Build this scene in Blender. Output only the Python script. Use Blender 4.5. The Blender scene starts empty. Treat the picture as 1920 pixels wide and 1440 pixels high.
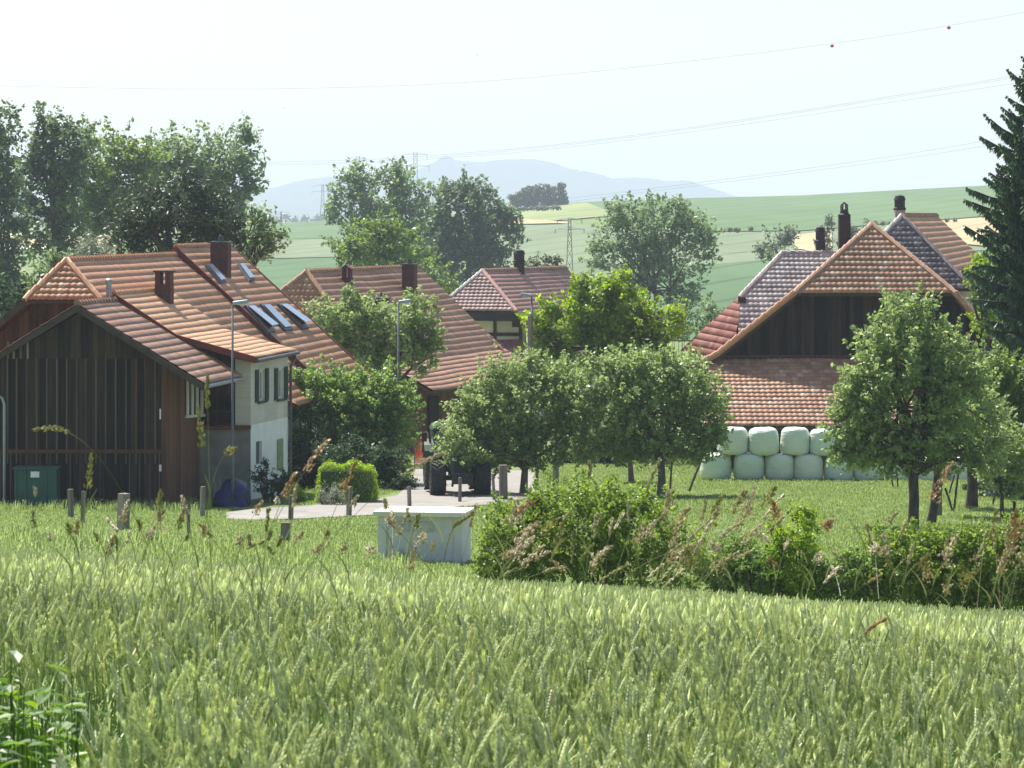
import bpy, bmesh, math, random
import numpy as np
from mathutils import Vector, Matrix, noise
from mathutils.geometry import tessellate_polygon

R = math.radians
rng = np.random.default_rng(7)
random.seed(7)
scene = bpy.context.scene
COL = scene.collection

# ------------------------------------------------------------------ camera
F, CX, HY, Z0 = 6000.0, 960.0, 405.0, 12.0      # focal length / centre / horizon in photo pixels, eye height
cam_d = bpy.data.cameras.new('camera')
cam = bpy.data.objects.new('camera', cam_d)
COL.objects.link(cam)
cam.location = (0, 0, Z0)
cam.rotation_euler = (R(90), 0, 0)
cam_d.sensor_width = 36
cam_d.lens = F / 1920 * 36
cam_d.shift_y = -(720 - HY) / 1920
cam_d.clip_start = 0.5
cam_d.clip_end = 30000
cam_d.dof.use_dof = True
cam_d.dof.focus_distance = 95
cam_d.dof.aperture_fstop = 30
scene.camera = cam

# ------------------------------------------------------------------ light
SUN_EL, SUN_AZ = R(58), R(-32)                  # azimuth from +Y, negative = to the left
world = bpy.data.worlds.new('World')
scene.world = world
world.use_nodes = True
wn = world.node_tree
sky = wn.nodes.new('ShaderNodeTexSky')
sky.sky_type = 'NISHITA'
sky.sun_disc = False
sky.sun_elevation = SUN_EL
sky.sun_rotation = SUN_AZ
sky.air_density = 1.0
sky.dust_density = 1.5
sky.ozone_density = 1.0
wn.nodes['Background'].inputs[1].default_value = 0.088
wn.links.new(sky.outputs[0], wn.nodes['Background'].inputs[0])
sun_d = bpy.data.lights.new('sun', 'SUN')
sun_d.energy = 5.0
sun_d.angle = R(0.5)
sun_d.color = (1.0, 0.955, 0.86)
sun = bpy.data.objects.new('sun', sun_d)
COL.objects.link(sun)
SUNV = Vector((math.sin(SUN_AZ) * math.cos(SUN_EL), math.cos(SUN_AZ) * math.cos(SUN_EL), math.sin(SUN_EL)))
sun.rotation_euler = SUNV.to_track_quat('Z', 'Y').to_euler()
sun.location = (0, 60, 60)
vs = scene.view_settings
vs.view_transform = 'Standard'
vs.look = 'None'
vs.exposure = 0.95
vs.gamma = 1
vs.use_curve_mapping = False
scene.render.engine = 'CYCLES'
cy = scene.cycles
cy.max_bounces = 5
cy.diffuse_bounces = 3
cy.glossy_bounces = 2
cy.transmission_bounces = 3
cy.volume_bounces = 1
cy.sample_clamp_indirect = 6
try:
    cy.use_denoising = True
except Exception:
    pass

# ------------------------------------------------------------------ helpers
def tag(o, label=None, cat=None, group=None, kind=None):
    if label: o['label'] = label
    if cat: o['category'] = cat
    if group: o['group'] = group
    if kind: o['kind'] = kind
    return o

def empty(name, loc=(0, 0, 0), label=None, cat=None, group=None):
    o = bpy.data.objects.new(name, None)
    o.empty_display_size = 0.2
    o.location = loc
    COL.objects.link(o)
    return tag(o, label, cat, group)

def link(name, me, mat, parent=None):
    o = bpy.data.objects.new(name, me)
    for m in (mat if isinstance(mat, (list, tuple)) else [mat]):
        me.materials.append(m)
    COL.objects.link(o)
    if parent is not None:
        o.parent = parent
        w = Vector((0, 0, 0))
        p = parent
        if p.type == 'EMPTY':
            w = Vector(p.location)
        o.matrix_parent_inverse = Matrix.Translation(-w)
    return o

def copy_tree(o, parent=None):
    c = o.copy()
    COL.objects.link(c)
    if parent is not None: c.parent = parent
    for ch in list(o.children):
        copy_tree(ch, c)
    return c

def np_mesh(name, V, Fq, rnd=None, smooth=False):
    """V (n,3), Fq (m,k) all faces with k corners; rnd per face attribute"""
    V = np.asarray(V, dtype=np.float32); Fq = np.asarray(Fq, dtype=np.int32)
    me = bpy.data.meshes.new(name)
    k = Fq.shape[1]
    me.vertices.add(len(V)); me.vertices.foreach_set('co', V.ravel())
    me.loops.add(Fq.size); me.loops.foreach_set('vertex_index', Fq.ravel())
    me.polygons.add(len(Fq))
    me.polygons.foreach_set('loop_start', np.arange(0, Fq.size, k, dtype=np.int32))
    me.polygons.foreach_set('loop_total', np.full(len(Fq), k, dtype=np.int32))
    if smooth:
        me.polygons.foreach_set('use_smooth', np.ones(len(Fq), dtype=bool))
    if rnd is not None:
        a = me.attributes.new('rnd', 'FLOAT', 'FACE')
        a.data.foreach_set('value', np.asarray(rnd, dtype=np.float32))
    me.update(calc_edges=True)
    return me

class MB:
    def __init__(s):
        s.v = []; s.f = []; s.r = []
    def add(s, vs, fs, r=None):
        n = len(s.v); s.v += [tuple(p) for p in vs]
        for f in fs:
            s.f.append([i + n for i in f]); s.r.append(random.random() if r is None else r)
        return s
    def box(s, c, size, rot=None, taper=1.0, r=None):
        c = Vector(c); hx, hy, hz = (k / 2 for k in size)
        ps = []
        for z, t in ((-hz, 1), (hz, taper)):
            for x, y in ((-hx, -hy), (hx, -hy), (hx, hy), (-hx, hy)):
                p = Vector((x * t, y * t, z))
                if rot is not None: p = rot @ p
                ps.append(c + p)
        return s.add(ps, [(3, 2, 1, 0), (4, 5, 6, 7), (0, 1, 5, 4), (1, 2, 6, 5), (2, 3, 7, 6), (3, 0, 4, 7)], r)
    def prism(s, poly, vec, r=None):
        """polygon (list of Vector) extruded along vec"""
        n = len(poly); vec = Vector(vec)
        ps = [Vector(p) for p in poly] + [Vector(p) + vec for p in poly]
        return s.add(ps, [tuple(range(n - 1, -1, -1)), tuple(range(n, 2 * n))] + [(i, (i + 1) % n, n + (i + 1) % n, n + i) for i in range(n)], r)
    def tube(s, pts, rad, n=8, cap=True, r=None):
        pts = [Vector(p) for p in pts]
        if not isinstance(rad, (list, tuple)): rad = [rad] * len(pts)
        rings = []
        for i, p in enumerate(pts):
            d = (pts[min(i + 1, len(pts) - 1)] - pts[max(i - 1, 0)])
            if d.length < 1e-9: d = Vector((0, 0, 1))
            d.normalize()
            a = d.cross(Vector((0.31, 0.12, 1)) if abs(d.z) < 0.9 else Vector((1, 0.1, 0))).normalized()
            b = d.cross(a)
            rings.append([p + (a * math.cos(2 * math.pi * k / n) + b * math.sin(2 * math.pi * k / n)) * rad[i] for k in range(n)])
        vs_ = [q for ring in rings for q in ring]; fs = []
        for i in range(len(pts) - 1):
            for k in range(n):
                fs.append((i * n + k, i * n + (k + 1) % n, (i + 1) * n + (k + 1) % n, (i + 1) * n + k))
        if cap:
            fs.append(tuple(range(n - 1, -1, -1))); fs.append(tuple(range((len(pts) - 1) * n, len(pts) * n)))
        return s.add(vs_, fs, r)
    def lathe(s, prof, n=24, c=(0, 0, 0), axis='Z', r=None):
        vs_ = []; c = Vector(c)
        for rr, h in prof:
            for k in range(n):
                a = 2 * math.pi * k / n
                p = Vector((rr * math.cos(a), rr * math.sin(a), h))
                if axis == 'X': p = Vector((p.z, p.x, p.y))
                if axis == 'Y': p = Vector((p.x, p.z, p.y))
                vs_.append(c + p)
        fs = []
        for i in range(len(prof) - 1):
            for k in range(n):
                fs.append((i * n + k, i * n + (k + 1) % n, (i + 1) * n + (k + 1) % n, (i + 1) * n + k))
        fs.append(tuple(range(n - 1, -1, -1))); fs.append(tuple(range((len(prof) - 1) * n, len(prof) * n)))
        return s.add(vs_, fs, r)
    def build(s, name, mat, parent=None, smooth=False, bevel=0.0):
        me = bpy.data.meshes.new(name)
        me.from_pydata(s.v, [], s.f)
        a = me.attributes.new('rnd', 'FLOAT', 'FACE')
        if len(me.polygons) == len(s.r):
            a.data.foreach_set('value', np.asarray(s.r, dtype=np.float32))
        bm = bmesh.new(); bm.from_mesh(me)
        bmesh.ops.recalc_face_normals(bm, faces=bm.faces)
        bm.to_mesh(me); bm.free()
        if smooth:
            me.polygons.foreach_set('use_smooth', np.ones(len(me.polygons), dtype=bool))
        o = link(name, me, mat, parent)
        if bevel > 0:
            m = o.modifiers.new('bevel', 'BEVEL'); m.width = bevel; m.segments = 2; m.limit_method = 'ANGLE'
        return o

# ------------------------------------------------------------------ terrain
_py = [-80, 0, 6, 10, 24, 56, 74, 98, 108, 124, 141, 180, 230]
_pz = [-1.75, -1.75, -1.83, -2.11, -3.66, -7.22, -8.1, -9.3, -9.7, -10.3, -10.8, -11.6, -12.2]
_dy = np.arange(-80, 231, 0.5)
_k = np.exp(-np.linspace(-2.2, 2.2, 13) ** 2); _k /= _k.sum()
_dz = np.convolve(np.pad(np.interp(_dy, _py, _pz), 6, mode='edge'), _k, mode='valid')
_cx = [-600, 0, 250, 530, 640, 950, 1000, 1100, 1300, 1500, 1870, 2300]
_cy = [446, 440, 432, 419, 413, 396, 386, 379, 372, 367, 347, 340]
DC = 1100.0
def G(x, y):
    """ground height (absolute) - numpy aware"""
    x = np.asarray(x, dtype=float); y = np.asarray(y, dtype=float)
    near = np.interp(y, _dy, _dz)
    tilt = -0.062 * np.clip(x, -25, 25) * np.clip((105 - y) / 45, 0, 1) * np.clip((y + 5) / 10, 0, 1)
    th = CX + F * np.clip(x / np.maximum(y, 1), -.5, .5)
    zc = -(np.interp(th, _cx, _cy) - HY) * DC / F
    t = np.clip((y - 230) / (DC - 230), 0, 1)
    far = -12.2 + (zc + 12.2) * t
    t2 = np.clip((y - DC) / 900, 0, 1); t2 = t2 * t2 * (3 - 2 * t2)
    far = far * (1 - t2) + (-9.0) * t2
    z = np.where(y < 230, near + tilt, far)
    return z + Z0
def Gf(x, y): return float(G(x, y))
def P(px, py, d): return Vector(((px - CX) * d / F, d, Z0 - (py - HY) * d / F))
_sd = np.concatenate([np.arange(57, 240, 0.2), np.arange(240, 1100, 2.0)])
def ground(px, py, dmin=57):
    """point of the ground seen at a photo pixel"""
    x = (px - CX) / F * _sd
    yy = HY - (G(x, _sd) - Z0) * F / _sd
    ok = np.where((yy <= py) & (_sd >= dmin))[0]
    i = ok[0] if len(ok) else len(_sd) - 1
    if i > 0 and yy[i - 1] > py and _sd[i - 1] >= dmin:
        t = (yy[i - 1] - py) / (yy[i - 1] - yy[i]); d = _sd[i - 1] + t * (_sd[i] - _sd[i - 1])
    else: d = _sd[i]
    xx = (px - CX) / F * d
    return Vector((xx, d, Gf(xx, d)))
def at(px, d):
    x = (px - CX) / F * d
    return Vector((x, d, Gf(x, d)))

# ------------------------------------------------------------------ materials
def new_mat(name):
    m = bpy.data.materials.new(name); m.use_nodes = True
    nt = m.node_tree
    return m, nt, nt.nodes['Principled BSDF'], nt.nodes, nt.links

def ramp(nodes, cols):
    r = nodes.new('ShaderNodeValToRGB')
    el = r.color_ramp.elements
    while len(el) > 1: el.remove(el[-1])
    el[0].position = cols[0][0]; el[0].color = (*cols[0][1], 1)
    for p, c in cols[1:]:
        e = el.new(p); e.color = (*c, 1)
    return r

def simple(name, c, rough=0.7, metal=0.0, var=0.15, scale=6.0, spec=0.3, bump=0.0, stretch=(1, 1, 1)):
    """base colour broken up by two noises"""
    m, nt, b, N, L = new_mat(name)
    tc = N.new('ShaderNodeTexCoord'); mp = N.new('ShaderNodeMapping')
    mp.inputs['Scale'].default_value = stretch
    L.new(tc.outputs['Object'], mp.inputs[0])
    n1 = N.new('ShaderNodeTexNoise'); n1.inputs['Scale'].default_value = scale; n1.inputs['Detail'].default_value = 6
    L.new(mp.outputs[0], n1.inputs['Vector'])
    lo = tuple(max(0, k * (1 - var * 1.6)) for k in c); hi = tuple(min(1, k * (1 + var * 1.6)) for k in c)
    r = ramp(N, [(0.3, lo), (0.7, hi)])
    L.new(n1.outputs[0], r.inputs[0]); L.new(r.outputs[0], b.inputs['Base Color'])
    b.inputs['Roughness'].default_value = rough; b.inputs['Metallic'].default_value = metal
    b.inputs['Specular IOR Level'].default_value = spec
    if bump:
        bp = N.new('ShaderNodeBump'); bp.inputs['Strength'].default_value = bump; bp.inputs['Distance'].default_value = 0.02
        L.new(n1.outputs[0], bp.inputs['Height']); L.new(bp.outputs[0], b.inputs['Normal'])
    return m

def tile_mat(name, cols, stain=(0.09, 0.07, 0.06), amount=0.55):
    """clay tiles: each tile its own tone, plus large weather stains"""
    m, nt, b, N, L = new_mat(name)
    at_ = N.new('ShaderNodeAttribute'); at_.attribute_name = 'rnd'
    r = ramp(N, cols); L.new(at_.outputs['Fac'], r.inputs[0])
    tc = N.new('ShaderNodeTexCoord')
    n1 = N.new('ShaderNodeTexNoise'); n1.inputs['Scale'].default_value = 0.55; n1.inputs['Detail'].default_value = 8; n1.inputs['Roughness'].default_value = 0.65
    L.new(tc.outputs['Object'], n1.inputs['Vector'])
    n2 = N.new('ShaderNodeTexNoise'); n2.inputs['Scale'].default_value = 9; n2.inputs['Detail'].default_value = 4
    L.new(tc.outputs['Object'], n2.inputs['Vector'])
    rr = ramp(N, [(0.45, (0, 0, 0)), (0.75, (amount,) * 3)]); L.new(n1.outputs[0], rr.inputs[0])
    r2 = ramp(N, [(0.5, (0, 0, 0)), (0.78, (amount * .8,) * 3)]); L.new(n2.outputs[0], r2.inputs[0])
    ad = N.new('ShaderNodeMath'); ad.operation = 'ADD'; ad.use_clamp = True
    L.new(rr.outputs[0], ad.inputs[0]); L.new(r2.outputs[0], ad.inputs[1])
    mx = N.new('ShaderNodeMix'); mx.data_type = 'RGBA'
    L.new(ad.outputs[0], mx.inputs['Factor']); L.new(r.outputs[0], mx.inputs['A']); mx.inputs['B'].default_value = (*stain, 1)
    L.new(mx.outputs['Result'], b.inputs['Base Color'])
    b.inputs['Roughness'].default_value = 0.62; b.inputs['Specular IOR Level'].default_value = 0.35
    return m

def leaf_mat(name, dark, light, trans=0.42, tcol=None, rough=0.45, spec=0.35):
    m, nt, b, N, L = new_mat(name)
    at_ = N.new('ShaderNodeAttribute'); at_.attribute_name = 'rnd'
    r = ramp(N, [(0.0, dark), (0.75, light), (1.0, tuple(min(1, k * 1.35) for k in light))])
    L.new(at_.outputs['Fac'], r.inputs[0])
    L.new(r.outputs[0], b.inputs['Base Color'])
    b.inputs['Roughness'].default_value = rough; b.inputs['Specular IOR Level'].default_value = spec
    t = N.new('ShaderNodeBsdfTranslucent')
    hs = N.new('ShaderNodeHueSaturation'); hs.inputs['Value'].default_value = 1.9; hs.inputs['Hue'].default_value = 0.485; hs.inputs['Saturation'].default_value = 1.05
    L.new(r.outputs[0], hs.inputs['Color']); L.new(hs.outputs[0], t.inputs['Color'])
    ms = N.new('ShaderNodeMixShader'); ms.inputs[0].default_value = trans
    L.new(b.outputs[0], ms.inputs[1]); L.new(t.outputs[0], ms.inputs[2])
    L.new(ms.outputs[0], N['Material Output'].inputs['Surface'])
    return m

def plank_mat(name, cols, width=0.16, axis=0, scale=1.0, vertical=True):
    """weathered boards: tone per face attribute and streaky grain along z"""
    m, nt, b, N, L = new_mat(name)
    tc = N.new('ShaderNodeTexCoord'); mp = N.new('ShaderNodeMapping')
    mp.inputs['Scale'].default_value = (7, 7, 0.35) if vertical else (0.5, 0.5, 8)
    L.new(tc.outputs['Object'], mp.inputs[0])
    n1 = N.new('ShaderNodeTexNoise'); n1.inputs['Scale'].default_value = 1.6 * scale; n1.inputs['Detail'].default_value = 7; n1.inputs['Roughness'].default_value = 0.6
    L.new(mp.outputs[0], n1.inputs['Vector'])
    at_ = N.new('ShaderNodeAttribute'); at_.attribute_name = 'rnd'
    ad = N.new('ShaderNodeMath'); ad.operation = 'MULTIPLY_ADD'; ad.inputs[1].default_value = 0.45
    L.new(at_.outputs['Fac'], ad.inputs[0]); L.new(n1.outputs[0], ad.inputs[2])
    r = ramp(N, cols); L.new(ad.outputs[0], r.inputs[0]); L.new(r.outputs[0], b.inputs['Base Color'])
    b.inputs['Roughness'].default_value = 0.8; b.inputs['Specular IOR Level'].default_value = 0.2
    bp = N.new('ShaderNodeBump'); bp.inputs['Strength'].default_value = 0.5; bp.inputs['Distance'].default_value = 0.01
    L.new(n1.outputs[0], bp.inputs['Height']); L.new(bp.outputs[0], b.inputs['Normal'])
    return m

M = {}
M['tile_orange'] = tile_mat('tile_orange', [(0, (0.468, 0.226, 0.119)), (.5, (0.525, 0.267, 0.143)), (.9, (0.564, 0.297, 0.165)), (1, (0.625, 0.372, 0.221))], stain=(0.376, 0.198, 0.114), amount=.4)
M['tile_salmon'] = tile_mat('tile_salmon', [(0, (0.565, 0.311, 0.169)), (.5, (0.623, 0.356, 0.197)), (1, (0.664, 0.402, 0.231))], stain=(0.453, 0.259, 0.147), amount=.35)
M['tile_barn'] = tile_mat('tile_barn', [(0, (0.312, 0.172, 0.114)), (.5, (0.379, 0.209, 0.137)), (1, (0.437, 0.260, 0.177))], stain=(0.209, 0.125, 0.084))
M['tile_hip'] = tile_mat('tile_hip', [(0, (0.372, 0.160, 0.081)), (.5, (0.524, 0.252, 0.130)), (.88, (0.604, 0.342, 0.195)), (1, (0.674, 0.508, 0.330))], stain=(0.227, 0.121, 0.077))
M['tile_old'] = tile_mat('tile_old', [(0, (0.376, 0.199, 0.121)), (.5, (0.443, 0.240, 0.150)), (1, (0.512, 0.301, 0.198))], stain=(0.265, 0.156, 0.103))
M['tile_rose'] = tile_mat('tile_rose', [(0, (0.326, 0.169, 0.135)), (.5, (0.390, 0.209, 0.167)), (1, (0.457, 0.272, 0.222))], stain=(0.219, 0.131, 0.110))
M['tile_grey'] = tile_mat('tile_grey', [(0, (.30, .275, .25)), (.5, (.43, .40, .365)), (1, (.58, .55, .51))], stain=(.17, .155, .145))
M['tile_dark'] = tile_mat('tile_dark', [(0, (.11, .085, .085)), (.5, (.21, .165, .16)), (1, (.34, .28, .27))], stain=(.06, .05, .055))
M['tile_red'] = tile_mat('tile_red', [(0, (0.279, 0.103, 0.083)), (.5, (0.365, 0.140, 0.110)), (1, (0.454, 0.211, 0.160))], stain=(0.141, 0.069, 0.063))
M['tile_patch'] = tile_mat('tile_patch', [(0, (0.357, 0.174, 0.100)), (.5, (0.451, 0.235, 0.138)), (.9, (0.530, 0.310, 0.191)), (1, (0.599, 0.458, 0.325))], stain=(0.189, 0.109, 0.071))
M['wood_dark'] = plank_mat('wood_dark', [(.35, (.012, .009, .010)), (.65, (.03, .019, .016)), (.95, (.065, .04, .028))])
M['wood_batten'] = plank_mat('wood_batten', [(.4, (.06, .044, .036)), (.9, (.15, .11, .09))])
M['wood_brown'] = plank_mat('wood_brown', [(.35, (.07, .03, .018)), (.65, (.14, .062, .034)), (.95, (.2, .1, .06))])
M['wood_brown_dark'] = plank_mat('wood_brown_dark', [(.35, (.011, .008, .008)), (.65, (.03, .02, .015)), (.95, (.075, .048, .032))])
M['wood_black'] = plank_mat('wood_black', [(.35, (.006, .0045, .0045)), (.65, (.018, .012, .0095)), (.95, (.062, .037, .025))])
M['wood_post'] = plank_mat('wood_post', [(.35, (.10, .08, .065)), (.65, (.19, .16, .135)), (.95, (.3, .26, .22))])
M['timber'] = plank_mat('timber', [(.35, (.035, .02, .016)), (.9, (.085, .045, .032))])
M['verge'] = simple('verge', (.16, .042, .03), .6, scale=3)
M['verge_brown'] = simple('verge_brown', (.06, .042, .032), .75, scale=3)
M['plaster'] = simple('plaster', (.84, .83, .80), .85, var=.05, scale=1.5)
M['plaster_cream'] = simple('plaster_cream', (.80, .74, .62), .85, var=.07, scale=1.5)
M['shingle'] = plank_mat('shingle', [(.3, (.52, .48, .40)), (.9, (.68, .64, .56))], vertical=False)
M['concrete'] = simple('concrete', (.25, .235, .21), .85, var=.12, scale=2.2, bump=.2)
M['concrete_pale'] = simple('concrete_pale', (.62, .61, .585), .8, var=.05, scale=3)
M['vent_grey'] = simple('vent_grey', (.5, .48, .45), .8, var=.1, scale=5)
M['lid_pale'] = simple('lid_pale', (.74, .69, .58), .75, var=.06, scale=4)
M['brick'] = simple('brick', (.115, .05, .043), .8, var=.2, scale=8, bump=.3)
M['brick_light'] = simple('brick_light', (.2, .12, .095), .8, var=.2, scale=8, bump=.3)
M['chimney_pale'] = simple('chimney_pale', (.42, .34, .3), .8, var=.15, scale=6)
M['soot'] = simple('soot', (.035, .03, .032), .7, var=.2, scale=8)
M['zinc'] = simple('zinc', (.34, .36, .38), .4, .55, var=.1, scale=4)
M['lead'] = simple('lead', (.1, .105, .115), .5, .3, var=.15, scale=4)
M['pole'] = simple('pole', (.13, .145, .155), .5, .4, var=.08, scale=3)
M['lamp_head'] = simple('lamp_head', (.33, .39, .43), .4, .2, var=.06, scale=4)
M['shutter'] = simple('shutter', (.028, .062, .045), .6, var=.15, scale=5)
M['shutter_pale'] = simple('shutter_pale', (.24, .3, .18), .6, var=.15, scale=5)
M['curtain'] = simple('curtain', (.5, .5, .47), .8, var=.1, scale=9, stretch=(6, 6, .4))
M['frame_white'] = simple('frame_white', (.7, .68, .62), .6, var=.05)
M['white_paint'] = simple('white_paint', (.8, .8, .8), .5, var=.04)
M['dark_void'] = simple('dark_void', (.012, .012, .015), .9, var=.2)
M['container'] = simple('container', (.016, .085, .075), .45, var=.15, scale=2, spec=.4)
M['tarp'] = simple('tarp', (.008, .013, .085), .45, var=.25, scale=2.5, spec=.4, bump=.4)
M['orange_net'] = simple('orange_net', (.75, .12, .05), .6, var=.15, scale=6)
M['rubber'] = simple('rubber', (.04, .039, .038), .75, var=.2, scale=6)
M['tractor_green'] = simple('tractor_green', (.03, .07, .04), .5, var=.1, spec=.5)
M['tractor_dark'] = simple('tractor_dark', (.025, .026, .028), .6, var=.15)
M['tractor_red'] = simple('tractor_red', (.35, .03, .025), .5, var=.1)
M['rim'] = simple('rim', (.5, .5, .48), .5, .3, var=.08)
M['bark'] = simple('bark', (.075, .058, .048), .9, var=.3, scale=9, stretch=(1, 1, .3), bump=.6)
M['bark_grey'] = simple('bark_grey', (.15, .125, .105), .9, var=.3, scale=9, stretch=(1, 1, .3), bump=.6)
M['steel'] = simple('steel', (.22, .23, .24), .6, .3, var=.05)
M['wire'] = simple('wire', (.16, .16, .17), .6, .3, var=.05)
M['marker'] = simple('marker', (.45, .035, .03), .5, var=.05)
M['bird'] = simple('bird', (.03, .028, .028), .8, var=.1)
def glass_mat(name, c, rough=.05):
    m, nt, b, N, L = new_mat(name)
    tc = N.new('ShaderNodeTexCoord'); n1 = N.new('ShaderNodeTexNoise'); n1.inputs['Scale'].default_value = 1.3
    L.new(tc.outputs['Object'], n1.inputs['Vector'])
    r = ramp(N, [(.3, tuple(k * .8 for k in c)), (.7, tuple(min(1, k * 1.2) for k in c))]); L.new(n1.outputs[0], r.inputs[0])
    L.new(r.outputs[0], b.inputs['Base Color'])
    b.inputs['Roughness'].default_value = rough; b.inputs['Specular IOR Level'].default_value = .9
    return m
M['glass'] = glass_mat('glass', (.03, .035, .04))
M['glass_sky'] = glass_mat('glass_sky', (.13, .18, .25), .2)
# leaves
M['leaf_oak'] = leaf_mat('leaf_oak', (0.036, 0.070, 0.031), (0.100, 0.151, 0.062))
M['leaf_ash'] = leaf_mat('leaf_ash', (0.070, 0.116, 0.055), (0.172, 0.243, 0.107))
M['leaf_light'] = leaf_mat('leaf_light', (0.051, 0.098, 0.023), (0.142, 0.218, 0.046), trans=.42)
M['leaf_bright'] = leaf_mat('leaf_bright', (0.073, 0.138, 0.010), (0.200, 0.308, 0.025), trans=.45)
M['leaf_lime'] = leaf_mat('leaf_lime', (0.095, 0.180, 0.011), (0.247, 0.380, 0.028), trans=.45)
M['leaf_fruit'] = leaf_mat('leaf_fruit', (0.081, 0.129, 0.047), (0.230, 0.309, 0.111), spec=.5)
M['leaf_bush'] = leaf_mat('leaf_bush', (0.052, 0.103, 0.026), (0.169, 0.266, 0.064))
M['leaf_bush2'] = leaf_mat('leaf_bush2', (0.058, 0.108, 0.018), (0.180, 0.269, 0.042), trans=.42)
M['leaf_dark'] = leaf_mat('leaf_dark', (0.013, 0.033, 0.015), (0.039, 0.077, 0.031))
M['leaf_yew'] = leaf_mat('leaf_yew', (0.013, 0.027, 0.012), (0.044, 0.070, 0.026), trans=.2)
M['leaf_spruce'] = leaf_mat('leaf_spruce', (0.036, 0.071, 0.040), (0.106, 0.175, 0.086), trans=.32)
M['leaf_grey'] = leaf_mat('leaf_grey', (0.103, 0.124, 0.088), (0.245, 0.270, 0.187), trans=.25)
M['leaf_far'] = leaf_mat('leaf_far', (0.042, 0.058, 0.033), (0.090, 0.111, 0.060))
M['leaf_weed'] = leaf_mat('leaf_weed', (0.033, 0.086, 0.008), (0.099, 0.197, 0.020), trans=.4, spec=.5)
M['meadow_blade'] = leaf_mat('meadow_blade', (.10, .163, .042), (.24, .312, .105), trans=.4)
M['wheat_ear'] = leaf_mat('wheat_ear', (.215, .278, .102), (.67, .715, .40), trans=.26, spec=.5)
M['wheat_leaf'] = leaf_mat('wheat_leaf', (.14, .22, .087), (.37, .465, .21), trans=.38, spec=.4)
M['stalk'] = leaf_mat('stalk', (.10, .14, .03), (.25, .27, .10), trans=.2)
M['seed_green'] = leaf_mat('seed_green', (.17, .18, .05), (.40, .38, .16), trans=.25)
M['seed_tan'] = leaf_mat('seed_tan', (.30, .255, .14), (.56, .50, .33), trans=.25)
M['seed_rust'] = leaf_mat('seed_rust', (.25, .15, .07), (.46, .33, .17), trans=.25)

def ground_mat():
    m, nt, b, N, L = new_mat('meadow_ground')
    tc = N.new('ShaderNodeTexCoord')
    n1 = N.new('ShaderNodeTexNoise'); n1.inputs['Scale'].default_value = .22; n1.inputs['Detail'].default_value = 8; n1.inputs['Roughness'].default_value = .6
    n2 = N.new('ShaderNodeTexNoise'); n2.inputs['Scale'].default_value = 3.5; n2.inputs['Detail'].default_value = 8
    for n in (n1, n2): L.new(tc.outputs['Object'], n.inputs['Vector'])
    r1 = ramp(N, [(.3, (.105, .158, .05)), (.5, (.145, .198, .066)), (.7, (.195, .228, .10))]); L.new(n1.outputs[0], r1.inputs[0])
    r2 = ramp(N, [(.3, (.6, .6, .6)), (.7, (1.25, 1.25, 1.25))]); L.new(n2.outputs[0], r2.inputs[0])
    mx = N.new('ShaderNodeMix'); mx.data_type = 'RGBA'; mx.blend_type = 'MULTIPLY'; mx.inputs['Factor'].default_value = .8
    L.new(r1.outputs[0], mx.inputs['A']); L.new(r2.outputs[0], mx.inputs['B'])
    L.new(mx.outputs['Result'], b.inputs['Base Color'])
    b.inputs['Roughness'].default_value = .9; b.inputs['Specular IOR Level'].default_value = .15
    bp = N.new('ShaderNodeBump'); bp.inputs['Strength'].default_value = .6; bp.inputs['Distance'].default_value = .05
    L.new(n2.outputs[0], bp.inputs['Height']); L.new(bp.outputs[0], b.inputs['Normal'])
    return m
M['ground'] = ground_mat()
M['asphalt'] = simple('asphalt', (.25, .235, .215), .9, var=.1, scale=1.2, bump=.2)
def field_mat(name, a, b_, rot=.35):
    m, nt, b, N, L = new_mat(name)
    tc = N.new('ShaderNodeTexCoord'); mp = N.new('ShaderNodeMapping'); mp.inputs['Scale'].default_value = (1, .25, 1); mp.inputs['Rotation'].default_value = (0, 0, .5)
    L.new(tc.outputs['Object'], mp.inputs[0])
    n1 = N.new('ShaderNodeTexNoise'); n1.inputs['Scale'].default_value = .05; n1.inputs['Detail'].default_value = 9; n1.inputs['Roughness'].default_value = .7
    L.new(mp.outputs[0], n1.inputs['Vector'])
    r = ramp(N, [(.3, tuple(k * .82 for k in a)), (.5, a), (.72, b_)]); L.new(n1.outputs[0], r.inputs[0])
    wv = N.new('ShaderNodeTexWave'); wv.inputs['Scale'].default_value = .022; wv.inputs['Distortion'].default_value = .6; wv.inputs['Detail'].default_value = 1
    mp2 = N.new('ShaderNodeMapping'); mp2.inputs['Rotation'].default_value = (0, 0, rot); L.new(tc.outputs['Object'], mp2.inputs[0]); L.new(mp2.outputs[0], wv.inputs['Vector'])
    wr = ramp(N, [(.0, (.72, .72, .72)), (.06, (1, 1, 1))]); L.new(wv.outputs['Fac'], wr.inputs[0])
    mx = N.new('ShaderNodeMix'); mx.data_type = 'RGBA'; mx.blend_type = 'MULTIPLY'; mx.inputs['Factor'].default_value = 1
    L.new(r.outputs[0], mx.inputs['A']); L.new(wr.outputs[0], mx.inputs['B']); L.new(mx.outputs['Result'], b.inputs['Base Color'])
    b.inputs['Roughness'].default_value = .95; b.inputs['Specular IOR Level'].default_value = .1
    return m
M['f_green'] = field_mat('f_green', (.10, .16, .07), (.125, .185, .082))
M['f_grey'] = field_mat('f_grey', (.15, .19, .11), (.185, .22, .135))
M['f_blue'] = field_mat('f_blue', (.085, .145, .07), (.105, .17, .085))
M['f_tan'] = field_mat('f_tan', (.40, .31, .18), (.47, .37, .22))
M['f_pale'] = field_mat('f_pale', (.22, .26, .11), (.27, .30, .13))
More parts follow.
